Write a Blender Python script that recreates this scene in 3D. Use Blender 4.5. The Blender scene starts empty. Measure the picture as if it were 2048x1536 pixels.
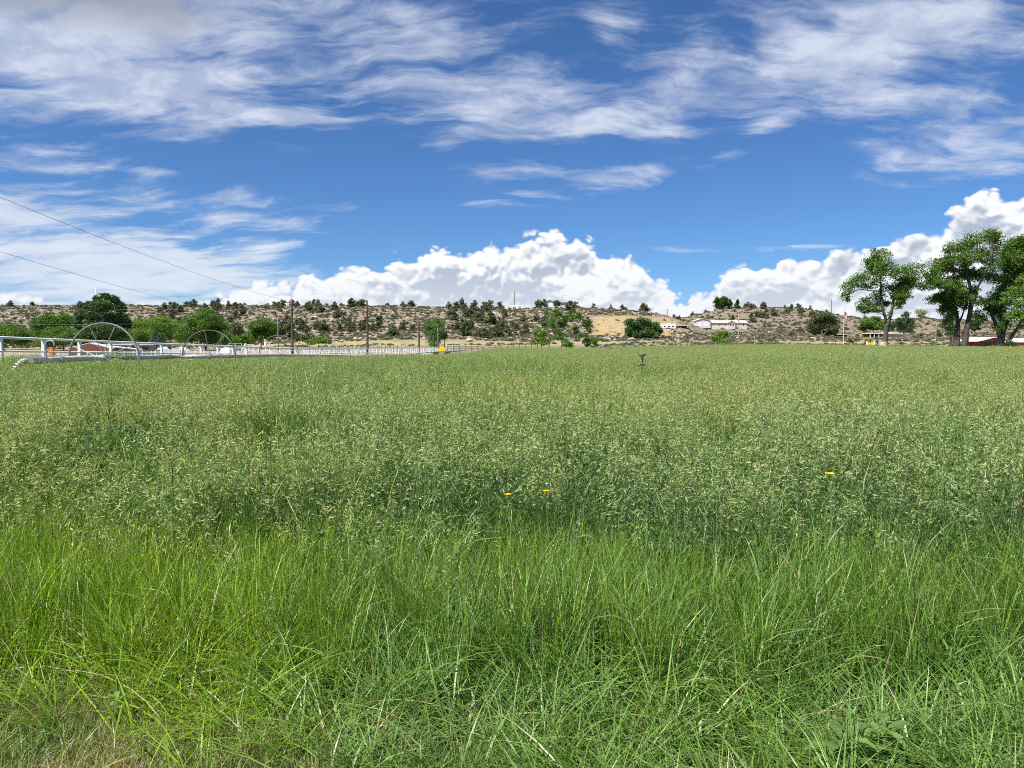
import bpy, bmesh, math, random
import numpy as np
from mathutils import Vector, Matrix

scene = bpy.context.scene
COL = scene.collection
rnd = random.Random(7)
R = math.radians

# ------------------------------------------------------------------ camera
EYE = 1.6
PITCH = math.atan(85 / 1538.0)
cam_d = bpy.data.cameras.new('camera')
cam_d.sensor_fit = 'HORIZONTAL'
cam_d.sensor_width = 36.0
cam_d.lens = 36.0 * 1538 / 2048
cam_d.clip_start = 0.05
cam_d.clip_end = 20000
cam = bpy.data.objects.new('camera', cam_d)
cam.location = (0, 0, EYE)
cam.rotation_euler = (math.pi / 2 - PITCH, 0, 0)
COL.objects.link(cam)
scene.camera = cam

# ------------------------------------------------------------------ exposure, sun, sky
scene.view_settings.view_transform = 'Standard'
scene.view_settings.look = 'None'
scene.view_settings.exposure = 0.7
scene.view_settings.gamma = 1.0
scene.view_settings.use_curve_mapping = False
scene.cycles.max_bounces = 6
scene.cycles.diffuse_bounces = 3
scene.cycles.glossy_bounces = 2
scene.cycles.transmission_bounces = 4
scene.cycles.transparent_max_bounces = 4
scene.cycles.use_denoising = False
scene.cycles.filter_width = 1.0
scene.cycles.use_adaptive_sampling = True
scene.cycles.adaptive_threshold = 0.02

SUN_EL, SUN_AZ = R(56), R(232)      # azimuth clockwise from the view direction (+Y): from behind the left shoulder
sd = Vector((math.sin(SUN_AZ) * math.cos(SUN_EL), math.cos(SUN_AZ) * math.cos(SUN_EL), math.sin(SUN_EL)))
sun_l = bpy.data.lights.new('sun', 'SUN')
sun_l.energy = 5.0
sun_l.angle = R(0.5)
sun_l.color = (1.0, 0.955, 0.88)
sun = bpy.data.objects.new('sun', sun_l)
sun.rotation_euler = sd.to_track_quat('Z', 'Y').to_euler()
sun.location = (0, 0, 60)
COL.objects.link(sun)

def azel(col, row):
    """direction (azimuth, elevation) of a point of the sky measured in the photograph"""
    a, b = (col - 1024) / 1538.0, (768 - row) / 1538.0
    y = math.cos(PITCH) + b * math.sin(PITCH)
    z = -math.sin(PITCH) + b * math.cos(PITCH)
    return math.atan2(a, y), math.atan2(z, math.hypot(a, y))

class N:
    """tiny expression builder for math nodes"""
    def __init__(s, t, sock): s.t, s.s = t, sock
    def _op(s, op, *o, clamp=False):
        n = s.t.nodes.new('ShaderNodeMath'); n.operation = op; n.use_clamp = clamp
        for i, v in enumerate((s,) + o):
            if isinstance(v, N): s.t.links.new(v.s, n.inputs[i])
            else: n.inputs[i].default_value = v
        return N(s.t, n.outputs[0])
    def __add__(s, o): return s._op('ADD', o)
    def __sub__(s, o): return s._op('SUBTRACT', o)
    def __mul__(s, o): return s._op('MULTIPLY', o)
    def __truediv__(s, o): return s._op('DIVIDE', o)
    __radd__ = __add__
    __rmul__ = __mul__
    def rsub(s, o): return s._op('MULTIPLY_ADD', -1.0, o)
    def clamp(s): return s._op('ADD', 0.0, clamp=True)
    def pow(s, o): return s._op('POWER', o)
    def max(s, o): return s._op('MAXIMUM', o)
    def min(s, o): return s._op('MINIMUM', o)
    def ss(s, a, b, c=0.0, d=1.0):
        n = s.t.nodes.new('ShaderNodeMapRange'); n.interpolation_type = 'SMOOTHSTEP'
        s.t.links.new(s.s, n.inputs[0])
        for i, v in enumerate((a, b, c, d)): n.inputs[i + 1].default_value = v
        return N(s.t, n.outputs[0])

def vec(t, x, y, z=0.0):
    n = t.nodes.new('ShaderNodeCombineXYZ')
    for i, v in enumerate((x, y, z)):
        if isinstance(v, N): t.links.new(v.s, n.inputs[i])
        else: n.inputs[i].default_value = v
    return n.outputs[0]

def noise(t, v, scale, detail=4, rough=0.5, dist=0.0, lac=2.0, dim='3D'):
    n = t.nodes.new('ShaderNodeTexNoise'); n.noise_dimensions = dim
    if v is not None: t.links.new(v, n.inputs['Vector'])
    n.inputs['Scale'].default_value = scale; n.inputs['Detail'].default_value = detail
    n.inputs['Roughness'].default_value = rough; n.inputs['Distortion'].default_value = dist
    n.inputs['Lacunarity'].default_value = lac
    return N(t, n.outputs[0])

def noise_col(t, v, scale, detail=2):
    n = t.nodes.new('ShaderNodeTexNoise')
    t.links.new(v, n.inputs['Vector'])
    n.inputs['Scale'].default_value = scale; n.inputs['Detail'].default_value = detail
    return n.outputs[1]

def voro(t, v, scale, smooth=0.4, dim='2D'):
    n = t.nodes.new('ShaderNodeTexVoronoi'); n.feature = 'SMOOTH_F1'; n.voronoi_dimensions = dim
    t.links.new(v, n.inputs['Vector'])
    n.inputs['Scale'].default_value = scale; n.inputs['Smoothness'].default_value = smooth
    return N(t, n.outputs[0])

def vadd(t, a, b, k):
    n = t.nodes.new('ShaderNodeVectorMath'); n.operation = 'MULTIPLY_ADD'
    t.links.new(b, n.inputs[0]); n.inputs[1].default_value = (k, k, k); t.links.new(a, n.inputs[2])
    return n.outputs[0]

def mix(t, f, a, b):
    n = t.nodes.new('ShaderNodeMix'); n.data_type = 'RGBA'
    for v, i in ((f, 0), (a, 6), (b, 7)):
        if isinstance(v, N): v = v.s
        if hasattr(v, 'links'): t.links.new(v, n.inputs[i])
        elif i == 0: n.inputs[0].default_value = v
        else: n.inputs[i].default_value = (*v, 1)
    return n.outputs[2]

def build_sky():
    w = bpy.data.worlds.new('World'); scene.world = w; w.use_nodes = True
    t = w.node_tree; t.nodes.clear()
    out = t.nodes.new('ShaderNodeOutputWorld')
    STR = 0.0625
    S = .625 / STR
    def bgn(c):
        b = t.nodes.new('ShaderNodeBackground'); b.inputs[1].default_value = STR
        t.links.new(c, b.inputs[0]); return b.outputs[0]
    def scaled(c, k):
        n = t.nodes.new('ShaderNodeVectorMath'); n.operation = 'MULTIPLY'
        t.links.new(c, n.inputs[0]); n.inputs[1].default_value = k; return n.outputs[0]
    def choose(f, a, b):
        m = t.nodes.new('ShaderNodeMixShader')
        t.links.new(f.s, m.inputs[0]); t.links.new(a, m.inputs[1]); t.links.new(b, m.inputs[2])
        return m.outputs[0]
    sky = t.nodes.new('ShaderNodeTexSky'); sky.sky_type = 'NISHITA'; sky.sun_disc = False
    sky.sun_elevation = SUN_EL; sky.sun_rotation = SUN_AZ
    sky.altitude = 1700; sky.air_density = 1.0; sky.dust_density = 0.25; sky.ozone_density = 3.0
    skyc = scaled(sky.outputs[0], (.55, .84, 1.17))
    tc = t.nodes.new('ShaderNodeTexCoord')
    sep = t.nodes.new('ShaderNodeSeparateXYZ'); t.links.new(tc.outputs['Generated'], sep.inputs[0])
    x, y, z = (N(t, sep.outputs[i]) for i in range(3))
    az = x._op('ARCTAN2', y); el = z._op('ARCSINE')
    p2 = vec(t, az, el)
    den = z.max(0.0) + 0.22
    q = vec(t, x / den, y / den, 0.0)
    # ---- elsewhere in the sky (behind the camera, overhead, to the sides): loose broken cloud
    far = noise(t, q, 1.3, 4, .55, dim='2D').ss(.42, .75, 0.0, .8)
    far_c = mix(t, far, skyc, (.62 * S, .67 * S, .78 * S))
    # ---- the part of the sky in view: patches (col, row, rx, ry, turn in degrees, weight) measured in the photograph
    K = 1 / 1538.0
    blobs = [
        (0, -20, 480, 190, 0, 1.7), (170, 120, 230, 75, -18, .60), (330, 180, 260, 75, -12, .50), (540, 165, 330, 55, -3, .50), (250, 200, 240, 60, -4, .30),
        (600, 20, 520, 60, 0, .50), (850, 70, 330, 62, -8, .46), (545, 228, 165, 24, 0, .95), (650, 115, 330, 55, -5, .30),
        (980, 215, 190, 60, 8, .44), (1120, 235, 260, 45, -3, .66), (1300, 190, 320, 60, 8, .46),
        (1230, 45, 80, 50, -40, .55), (1410, 55, 170, 60, 35, .50), (1560, 35, 80, 34, 0, .55), (1560, 150, 360, 80, 10, .46),
        (1780, 80, 250, 60, 12, .55), (1980, 30, 330, 80, 0, .50), (1530, 255, 90, 20, 22, .60), (1950, 240, 280, 80, -8, .72),
        (1960, 325, 250, 44, 0, .62), (1800, 190, 240, 48, -10, .42), (1650, 90, 300, 90, 0, .25),
        (1120, 350, 240, 30, -5, .40), (1270, 355, 140, 24, 8, .52), (1010, 411, 85, 11, 0, .7), (1070, 385, 120, 12, -8, .50), (900, 286, 50, 15, 8, .7),
        (1440, 320, 60, 9, 10, .45), (1110, 115, 130, 36, 0, .4),
        (100, 320, 230, 46, -6, .52), (30, 380, 230, 60, 0, .45), (330, 410, 110, 28, 0, .52), (520, 410, 140, 34, -5, .56), (540, 445, 130, 19, -3, .56),
        (410, 432, 70, 17, 0, .5), (665, 412, 50, 11, 0, .55), (60, 470, 280, 70, 0, .60), (250, 500, 350, 66, 0, .55), (540, 498, 65, 17, 12, .8),
        (420, 550, 210, 50, 0, .55), (120, 585, 460, 100, 0, .95), (0, 420, 120, 26, 0, .6), (330, 555, 300, 60, 0, .5), (1360, 500, 140, 9, 0, .36), (1600, 497, 95, 8, 0, .45), (285, 342, 70, 9, 0, .5),
        (320, 60, 520, 240, 0, .18), (1500, 90, 700, 190, 0, .14)]
    M = None
    for c, r, rx, ry, rot, wt in blobs:
        a, e = azel(c, r)
        k2 = math.cos(a)
        m = t.nodes.new('ShaderNodeMapping'); m.vector_type = 'TEXTURE'
        t.links.new(p2, m.inputs[0])
        m.inputs[1].default_value = (a, e, 0); m.inputs[2].default_value = (0, 0, R(rot))
        m.inputs[3].default_value = (rx * K * k2 * k2 * 1.42, ry * K * k2 * 1.42, 1)
        l = t.nodes.new('ShaderNodeVectorMath'); l.operation = 'LENGTH'
        t.links.new(m.outputs[0], l.inputs[0])
        v = N(t, l.outputs['Value']).ss(0.0, 1.0, wt, 0.0)
        M = v if M is None else M + v
    M = M.min(1.5)
    warp = t.nodes.new('ShaderNodeTexNoise'); warp.noise_dimensions = '2D'
    t.links.new(q, warp.inputs['Vector']); warp.inputs['Scale'].default_value = 2.0; warp.inputs['Detail'].default_value = 4
    warp.inputs['Roughness'].default_value = .5
    qw = vadd(t, q, warp.outputs[1], 0.26)
    qr = t.nodes.new('ShaderNodeMapping'); t.links.new(qw, qr.inputs[0])
    qr.inputs[2].default_value = (0, 0, R(12)); qr.inputs[3].default_value = (.85, 2.3, 1)
    f1 = noise(t, qr.outputs[0], 3.8, 10, .61, dim='2D')
    dens = M * 0.72 + (f1 - .5) * 2.2 * (M.ss(0.0, .22)) - .03
    alpha = dens.ss(0.0, 1.0) * .90
    lum = noise(t, qw, 6, 5, .6, dim='2D').ss(.35, .68)
    hc = mix(t, lum, (.44, .52, .71), (.72, .78, .91))
    low = el.ss(R(14), R(5))
    hc = mix(t, low * .75, hc, (.80, .86, .95))
    grey = (M + (f1 - .5)).ss(.7, 1.35) * az.ss(-.15, -.38) * el.ss(R(18), R(21.5))
    hc = mix(t, grey * .9, hc, (.36, .38, .44))
    high = mix(t, alpha, skyc, scaled(hc, (S, S, S)))
    # ---- cumulus bank along the horizon: its top edge is a curve of the azimuth
    edge = [(-500, 600), (-100, 600), (0, 590), (80, 592), (200, 600), (300, 610), (390, 600), (430, 572), (500, 562), (560, 566), (620, 545), (700, 535), (760, 520),
            (800, 505), (850, 492), (900, 490), (950, 480), (1000, 472), (1080, 465), (1150, 456), (1190, 462), (1205, 490), (1250, 500), (1300, 528), (1340, 550),
            (1365, 572), (1400, 566), (1430, 548), (1470, 540), (1500, 528), (1545, 518), (1600, 522), (1650, 512), (1700, 492), (1760, 487),
            (1800, 466), (1850, 440), (1900, 415), (1950, 388), (2000, 372), (2060, 368), (2200, 360), (2600, 430)]
    cv = t.nodes.new('ShaderNodeFloatCurve'); c = cv.mapping.curves[0]
    A0, A1, E1 = -0.9, 0.9, 0.5
    pts = [((a - A0) / (A1 - A0), e_ / E1) for a, e_ in sorted(azel(*e_) for e_ in edge)]
    pts = [(0, .03 / E1)] + pts + [(1, .06 / E1)]
    c.points[0].location = pts[0]; c.points[1].location = pts[-1]
    for p_ in pts[1:-1]: c.points.new(*p_)
    for p_ in c.points: p_.handle_type = 'AUTO_CLAMPED'
    cv.mapping.update()
    t.links.new(((az - A0) / (A1 - A0)).clamp().s, cv.inputs['Value'])
    top = N(t, cv.outputs[0]) * E1
    base = vec(t, az + 1.7, el * 1.3, 0.0)
    wn = t.nodes.new('ShaderNodeTexNoise'); wn.noise_dimensions = '2D'
    t.links.new(base, wn.inputs['Vector']); wn.inputs['Scale'].default_value = 14; wn.inputs['Detail'].default_value = 6
    wn.inputs['Roughness'].default_value = .5
    bw = vadd(t, base, wn.outputs[1], 0.03)
    def bill(v):
        return (voro(t, v, 14, .35).ss(0, .75, 1, 0) * .5 + voro(t, v, 37, .3).ss(0, .75, 1, 0) * .32 + voro(t, v, 92, .25).ss(0, .75, 1, 0) * .18)
    B = bill(bw)
    fine = noise(t, bw, 70, 6, .62, dim='2D')
    h = top - el + (B - .60).min(.11) * .044 + (fine - .5) * .008
    al = h.ss(-.0018, .0075)
    sh = t.nodes.new('ShaderNodeVectorMath'); sh.operation = 'ADD'
    t.links.new(bw, sh.inputs[0]); sh.inputs[1].default_value = (-.003, .009, 0)
    rel = (B - bill(sh.outputs[0])) * 2.8
    big = noise(t, vec(t, az * 1.0 + 2.1, el * 2.0, 0.0), 11, 4, .5, dim='2D')
    rim = h.ss(.0, .028, 1, 0)
    shade = rim * .60 + rel * .75 + (big - .5) * 2.8 + (fine - .5) * .4 + .45
    cc = mix(t, shade.ss(.0, 1.0), (.45, .52, .65), (.98, .99, 1.0))
    cc = mix(t, el.ss(.11, .04) * .45, cc, (.80, .86, .93))
    bank = mix(t, al, high, scaled(cc, (S, S, S)))
    view = choose((el._op('LESS_THAN', .28)), bgn(high), bgn(bank))
    inview = y._op('GREATER_THAN', .70) * z._op('GREATER_THAN', -.01) * z._op('LESS_THAN', .52)
    t.links.new(choose(inview, bgn(far_c), view), out.inputs[0])
    w.cycles.sampling_method = 'MANUAL'; w.cycles.sample_map_resolution = 256
build_sky()
# ------------------------------------------------------------------ numpy value noise
def _h(ix, iy, seed):
    n = (ix.astype(np.int64) * 374761393 + iy.astype(np.int64) * 668265263 + seed * 1442695041) & 0x7fffffff
    n = (n ^ (n >> 13)) * 1274126177 & 0x7fffffff
    return ((n ^ (n >> 16)) & 0xffff) / 65535.0
def vnoise(x, y, seed=0):
    x = np.asarray(x, float); y = np.asarray(y, float)
    ix, iy = np.floor(x), np.floor(y); fx, fy = x - ix, y - iy
    fx = fx * fx * (3 - 2 * fx); fy = fy * fy * (3 - 2 * fy)
    a = _h(ix, iy, seed); b = _h(ix + 1, iy, seed); c = _h(ix, iy + 1, seed); d = _h(ix + 1, iy + 1, seed)
    return (a + (b - a) * fx) * (1 - fy) + (c + (d - c) * fx) * fy
def fbm(x, y, seed=0, o=4, r=.5):
    s = 0; a = 1; t = 0
    for i in range(o):
        s = s + a * vnoise(np.asarray(x) * 2 ** i + 17.3 * i, np.asarray(y) * 2 ** i + 9.1 * i, seed + i); t += a; a *= r
    return s / t
def sst(x, a, b):
    t = np.clip((np.asarray(x, float) - a) / (b - a), 0, 1); return t * t * (3 - 2 * t)

# ------------------------------------------------------------------ terrain height
FIELD_Y = 150.0
def row_z(row, y): return EYE + (683.0 - row) / 1538.0 * y
# crest / foot of the hills, surveyed as (col, crest distance, crest row, foot distance, foot row)
HA = [(-1800, 330, 618, 235, 690), (-300, 340, 613, 235, 692), (0, 345, 613, 235, 692), (300, 340, 612, 235, 692), (500, 335, 612, 230, 692), (600, 330, 613, 225, 690),
      (700, 320, 613, 222, 690), (800, 312, 613, 220, 689), (900, 312, 617, 220, 688), (960, 325, 622, 222, 687), (1000, 330, 619, 225, 687),
      (1100, 330, 615, 228, 686), (1180, 330, 618, 230, 684), (1250, 335, 621, 235, 682), (1290, 335, 623, 240, 680), (1330, 335, 630, 245, 678),
      (1370, 335, 645, 250, 676), (1420, 340, 662, 255, 675), (1500, 350, 672, 260, 674), (1700, 360, 676, 262, 676), (2048, 360, 678, 262, 678), (4000, 360, 680, 262, 680)]
HB = [(-1800, 480, 640), (900, 480, 640), (1250, 470, 648), (1330, 462, 640), (1370, 455, 636), (1400, 450, 628), (1440, 445, 618), (1500, 445, 615), (1560, 445, 616),
      (1610, 445, 619), (1660, 450, 628), (1700, 450, 634), (1760, 460, 640), (1840, 460, 638), (1900, 460, 640), (2048, 460, 642), (2400, 460, 640), (4000, 460, 640)]
HA = np.array(HA, float); HB = np.array(HB, float)
def field_z(x, y):
    y = np.maximum(np.asarray(y, float), 0); x = np.asarray(x, float)
    left = np.interp(y, [0, 6, 18, 36, 51, 62, 80, 170, 400], [0, .05, .20, -.05, -.33, -.57, -.85, -1.1, -1.3])
    cen = np.interp(y, [0, 15, 70, 150, 400], [0, .05, -.35, -.55, -.6])
    rgt = np.interp(y, [0, 60, 150, 400], [0, .0, .12, .2])
    wl = sst(x, 0, -9); wr = sst(x, 6, 50)
    return -.50 * sst(x, 48, 82) * sst(y, 60, 125) + cen * (1 - wl) * (1 - wr) + left * wl + rgt * wr
def terrain_z(x, y):
    x = np.asarray(x, float); y = np.asarray(y, float)
    ys = np.maximum(y, 1.0)
    col = 1024 + 1538 * np.clip(x / ys, -1.7, 1.7)
    f = field_z(x, y) + (fbm(x * .35, y * .35, 3, 3) - .5) * .10 * sst(y, 3.2, 6)
    cy, cr, fy, fr = (np.interp(col, HA[:, 0], HA[:, k]) for k in (1, 2, 3, 4))
    crz = EYE + (683 - cr) / 1538 * cy; ftz = EYE + (683 - fr) / 1538 * fy
    gul = (fbm(x * .03, y * .012, 11, 4, .55) - .5)
    # strip between the field and the foot of the hills
    t = np.clip((y - FIELD_Y - 5) / (fy - FIELD_Y - 5), 0, 1)
    a = f * (1 - t) + ftz * t
    s = np.clip((y - fy) / (cy - fy), 0, 1)
    prof = s * s * (3 - 2 * s) * .5 + s * .5
    env = np.sin(np.pi * np.clip(s, 0, 1))
    za = ftz + (crz - ftz) * prof + env * gul * 5.0 * np.clip((crz - ftz) / 14, 0, 1)
    za = np.where(y > cy, crz - np.minimum(y - cy, 60) * .015, za)
    z = np.where(y > fy, za, a)
    # second ridge, behind and to the right
    by, br = np.interp(col, HB[:, 0], HB[:, 1]), np.interp(col, HB[:, 0], HB[:, 2])
    bz = EYE + (683 - br) / 1538 * by
    bf = 345 + 10 * np.sin(x * .05)
    base = np.interp(col, [1300, 1400, 1500, 1700, 2048], [6.0, 6.9, 7.2, 4.5, 3.0])
    sb = np.clip((y - bf) / (by - bf), 0, 1)
    zb = base + (bz - base) * (sb * .45 + .55 * sb * sb * (3 - 2 * sb)) + np.sin(np.pi * sb) * gul * 5
    zb = np.where(y < bf, -50, zb)
    zb = np.where(y > by, bz - np.minimum(y - by, 80) * .012, zb)
    # bench the houses stand on
    bench = np.interp(y, [262, 300, 345, 360], [3.3, 5.5, 7.0, 7.2]) * sst(col, 1330, 1385) * (1 - sst(col, 1560, 1700)) - 60 * (1 - sst(col, 1320, 1345)) - 60 * sst(col, 1700, 1740)
    bench = np.where(y > 262, bench, -60)
    z = np.where(y > 200, np.maximum(np.maximum(z, zb), bench), z)
    z = z + (fbm(x * .22, y * .22, 21, 4, .6) - .5) * 1.0 * sst(y, 225, 260) + (fbm(x * .06, y * .06, 31, 3) - .5) * .4 * sst(y, 165, 200)
    return z
def tz(x, y): return float(terrain_z(np.array([x]), np.array([y]))[0])
def at(col, y): return ((col - 1024) / 1538.0 * y, y)
def pt(col, row, y): return Vector(((col - 1024) / 1538.0 * y, y, EYE + (683 - row) / 1538.0 * y))

# ------------------------------------------------------------------ material helpers
def nmat(name):
    m = bpy.data.materials.new(name); m.use_nodes = True
    t = m.node_tree; p = t.nodes['Principled BSDF']
    p.inputs['Roughness'].default_value = .8
    return m, t, p
def solid(name, col, rough=.7, metal=0.0, var=.12, scale=6.0, bump=0.0):
    m, t, p = nmat(name)
    tc = t.nodes.new('ShaderNodeTexCoord')
    f = noise(t, tc.outputs['Object'], scale, 5, .6)
    c = mix(t, f.ss(.3, .7), tuple(v * (1 - var) for v in col), tuple(min(1, v * (1 + var)) for v in col))
    t.links.new(c, p.inputs['Base Color'])
    p.inputs['Roughness'].default_value = rough; p.inputs['Metallic'].default_value = metal
    if bump:
        b = t.nodes.new('ShaderNodeBump'); b.inputs['Strength'].default_value = bump; b.inputs['Distance'].default_value = .02
        t.links.new(noise(t, tc.outputs['Object'], scale * 4, 4, .6).s, b.inputs['Height']); t.links.new(b.outputs[0], p.inputs['Normal'])
    return m
def attr(t, name, kind='GEOMETRY'):
    n = t.nodes.new('ShaderNodeAttribute'); n.attribute_name = name; n.attribute_type = kind
    return n

def grid_mesh(name, X, Y, Z, material, smooth=True):
    ny, nx = X.shape
    v = np.stack([X, Y, Z], -1).reshape(-1, 3)
    i = np.arange(nx - 1); j = np.arange(ny - 1)
    a = (j[:, None] * nx + i[None, :]).ravel()
    f = np.stack([a, a + 1, a + nx + 1, a + nx], -1)
    me = bpy.data.meshes.new(name)
    me.vertices.add(len(v)); me.vertices.foreach_set('co', v.ravel().astype('f'))
    me.loops.add(f.size); me.loops.foreach_set('vertex_index', f.ravel().astype('i'))
    me.polygons.add(len(f)); me.polygons.foreach_set('loop_start', np.arange(0, f.size, 4, dtype='i'))
    me.update(calc_edges=True)
    if smooth: me.polygons.foreach_set('use_smooth', np.ones(len(f), bool))
    me.materials.append(material)
    o = bpy.data.objects.new(name, me); COL.objects.link(o)
    return o

# field soil, then dry flat, one material by real place
def ground_material():
    m, t, p = nmat('ground')
    g = t.nodes.new('ShaderNodeNewGeometry'); pos = g.outputs['Position']
    s = t.nodes.new('ShaderNodeSeparateXYZ'); t.links.new(pos, s.inputs[0]); y = N(t, s.outputs[1]); x = N(t, s.outputs[0])
    n1 = noise(t, pos, 3, 6, .6); n2 = noise(t, pos, .12, 5, .6); n3 = noise(t, pos, 26, 4, .6)
    soil = mix(t, n1.ss(.35, .65), (.035, .030, .018), (.085, .068, .04))
    straw = mix(t, n3.ss(.35, .65), (.09, .08, .035), (.24, .20, .10))
    soil = mix(t, (y + (x + 1.9) * .40).ss(3.3, 2.9) * x.ss(.5, -.3), soil, straw)
    dirt = mix(t, n2.ss(.4, .6), (.27, .205, .15), (.22, .19, .115))
    scrub = mix(t, noise(t, pos, .5, 6, .65).ss(.42, .6), dirt, (.15, .17, .075))
    c = mix(t, (y + (n2 - .5) * 10).ss(147, 152), soil, scrub)
    # arena dirt beyond the white fence on the left
    ar = (x / y.max(1.0)).ss(-.09, -.12) * y.ss(80, 84) * y.ss(190, 170)
    c = mix(t, ar, c, mix(t, n2.ss(.3, .7), (.29, .215, .165), (.36, .285, .225)))
    t.links.new(c, p.inputs['Base Color']); p.inputs['Roughness'].default_value = .95
    b = t.nodes.new('ShaderNodeBump'); b.inputs['Distance'].default_value = .05; b.inputs['Strength'].default_value = .6
    t.links.new(n3.s, b.inputs['Height']); t.links.new(b.outputs[0], p.inputs['Normal'])
    return m
def hill_material():
    m, t, p = nmat('hillside')
    g = t.nodes.new('ShaderNodeNewGeometry'); pos = g.outputs['Position']
    s = t.nodes.new('ShaderNodeSeparateXYZ'); t.links.new(pos, s.inputs[0])
    x, y, z = (N(t, s.outputs[i]) for i in range(3))
    n1 = noise(t, pos, .06, 5, .6); n2 = noise(t, pos, .9, 6, .68); n3 = noise(t, pos, .25, 6, .65)
    c = mix(t, n1.ss(.38, .62), (.205, .152, .104), (.185, .155, .098))
    c = mix(t, n3.ss(.52, .66) * .8, c, (.125, .130, .070))
    c = mix(t, n2.ss(.50, .62) * .8, c, (.31, .26, .205))
    c = mix(t, n2.ss(.44, .34) * .6, c, (.17, .145, .09))
    u = x / y.max(1.0)
    yel = u.ss(.092, .115) * u.ss(.225, .205) * z.ss(2.2, 4.5) * (z + (n3 - .5) * 3).ss(13.0, 10.5) * y.ss(345, 335)
    c = mix(t, yel * n3.ss(.25, .5), c, mix(t, n2.ss(.4, .6), (.34, .25, .10), (.40, .31, .165)))
    red = u.ss(-.13, -.10) * u.ss(-.03, -.06) * z.ss(11.5, 13) * n3.ss(.4, .6)
    c = mix(t, red * .7, c, (.33, .17, .12))
    bandz = u.ss(.092, .115) * u.ss(.225, .205) * (z + (n3 - .5) * 3).ss(11.0, 12.5) * y.ss(350, 340)
    c = mix(t, bandz * .8, c, (.16, .12, .095))
    flat = z.ss(2.6, 1.2) * y.ss(262, 230)
    c = mix(t, flat * n3.ss(.3, .55), c, (.34, .29, .13))
    t.links.new(c, p.inputs['Base Color']); p.inputs['Roughness'].default_value = .95
    b = t.nodes.new('ShaderNodeBump'); b.inputs['Distance'].default_value = .9; b.inputs['Strength'].default_value = .8
    t.links.new(noise(t, pos, .7, 6, .65).s, b.inputs['Height']); t.links.new(b.outputs[0], p.inputs['Normal'])
    return m
M_GROUND = ground_material(); M_HILL = hill_material()
def _axis(mx, n, p=2.4):
    a = np.linspace(-1, 1, n); return np.sign(a) * np.abs(a) ** p * mx
gx = _axis(420, 301); gy = np.concatenate([np.linspace(-60, 2, 12), np.linspace(2.3, 12, 50), np.geomspace(12.5, 205, 130)])
GX, GY = np.meshgrid(gx, gy)
og = grid_mesh('ground', GX, GY, terrain_z(GX, GY), M_GROUND); og['kind'] = 'structure'
uu = np.linspace(-1.35, 1.35, 1300); yy = np.concatenate([np.linspace(204.5, 480, 330), np.geomspace(482, 9000, 30)])
U, YY = np.meshgrid(uu, yy); XX = U * YY
ZZ = terrain_z(XX, YY) - .03 * (YY < 206)
oh = grid_mesh('hills', XX, YY, ZZ, M_HILL); oh['kind'] = 'structure'
# ------------------------------------------------------------------ mesh building from arrays
def quads_mesh(name, V, F, mats, midx=None, attrs=None, F3=None):
    me = bpy.data.meshes.new(name)
    V = np.asarray(V, 'f'); F = np.asarray(F, 'i')
    me.vertices.add(len(V)); me.vertices.foreach_set('co', V.ravel())
    k = F.shape[1]
    me.loops.add(F.size); me.loops.foreach_set('vertex_index', F.ravel())
    me.polygons.add(len(F)); me.polygons.foreach_set('loop_start', np.arange(0, F.size, k, dtype='i'))
    for m in mats: me.materials.append(m)
    if midx is not None: me.polygons.foreach_set('material_index', np.asarray(midx, 'i'))
    me.update(calc_edges=True)
    for an, av in (attrs or {}).items():
        at_ = me.attributes.new(an, 'FLOAT', 'POINT'); at_.data.foreach_set('value', np.asarray(av, 'f'))
    return me

def leaf_shader(name, base_nodes, transl=.35, rough=.42, spec=.55):
    m = bpy.data.materials.new(name); m.use_nodes = True; t = m.node_tree
    p = t.nodes['Principled BSDF']; out = t.nodes['Material Output']
    c = base_nodes(t)
    t.links.new(c, p.inputs['Base Color']); p.inputs['Roughness'].default_value = rough
    p.inputs['Specular IOR Level'].default_value = spec
    tr = t.nodes.new('ShaderNodeBsdfTranslucent')
    mul = t.nodes.new('ShaderNodeVectorMath'); mul.operation = 'MULTIPLY'
    t.links.new(c, mul.inputs[0]); mul.inputs[1].default_value = (1.25, 1.35, .6)
    t.links.new(mul.outputs[0], tr.inputs[0])
    mx = t.nodes.new('ShaderNodeMixShader'); mx.inputs[0].default_value = transl
    t.links.new(p.outputs[0], mx.inputs[1]); t.links.new(tr.outputs[0], mx.inputs[2])
    t.links.new(mx.outputs[0], out.inputs[0])
    return m

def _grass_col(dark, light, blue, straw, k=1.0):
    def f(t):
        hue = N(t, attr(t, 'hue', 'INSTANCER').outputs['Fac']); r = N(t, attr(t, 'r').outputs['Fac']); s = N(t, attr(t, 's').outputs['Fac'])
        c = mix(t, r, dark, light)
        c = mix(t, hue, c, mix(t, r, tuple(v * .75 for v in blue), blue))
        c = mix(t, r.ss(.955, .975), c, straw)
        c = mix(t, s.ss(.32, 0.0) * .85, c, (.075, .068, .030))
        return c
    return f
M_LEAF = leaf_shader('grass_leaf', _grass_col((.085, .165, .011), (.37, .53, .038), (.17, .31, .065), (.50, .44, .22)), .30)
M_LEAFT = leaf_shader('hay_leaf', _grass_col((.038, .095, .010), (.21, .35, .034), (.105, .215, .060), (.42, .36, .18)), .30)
M_STEM = leaf_shader('grass_stem', _grass_col((.10, .16, .03), (.20, .26, .07), (.12, .19, .07), (.42, .38, .20)), .3)
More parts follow.
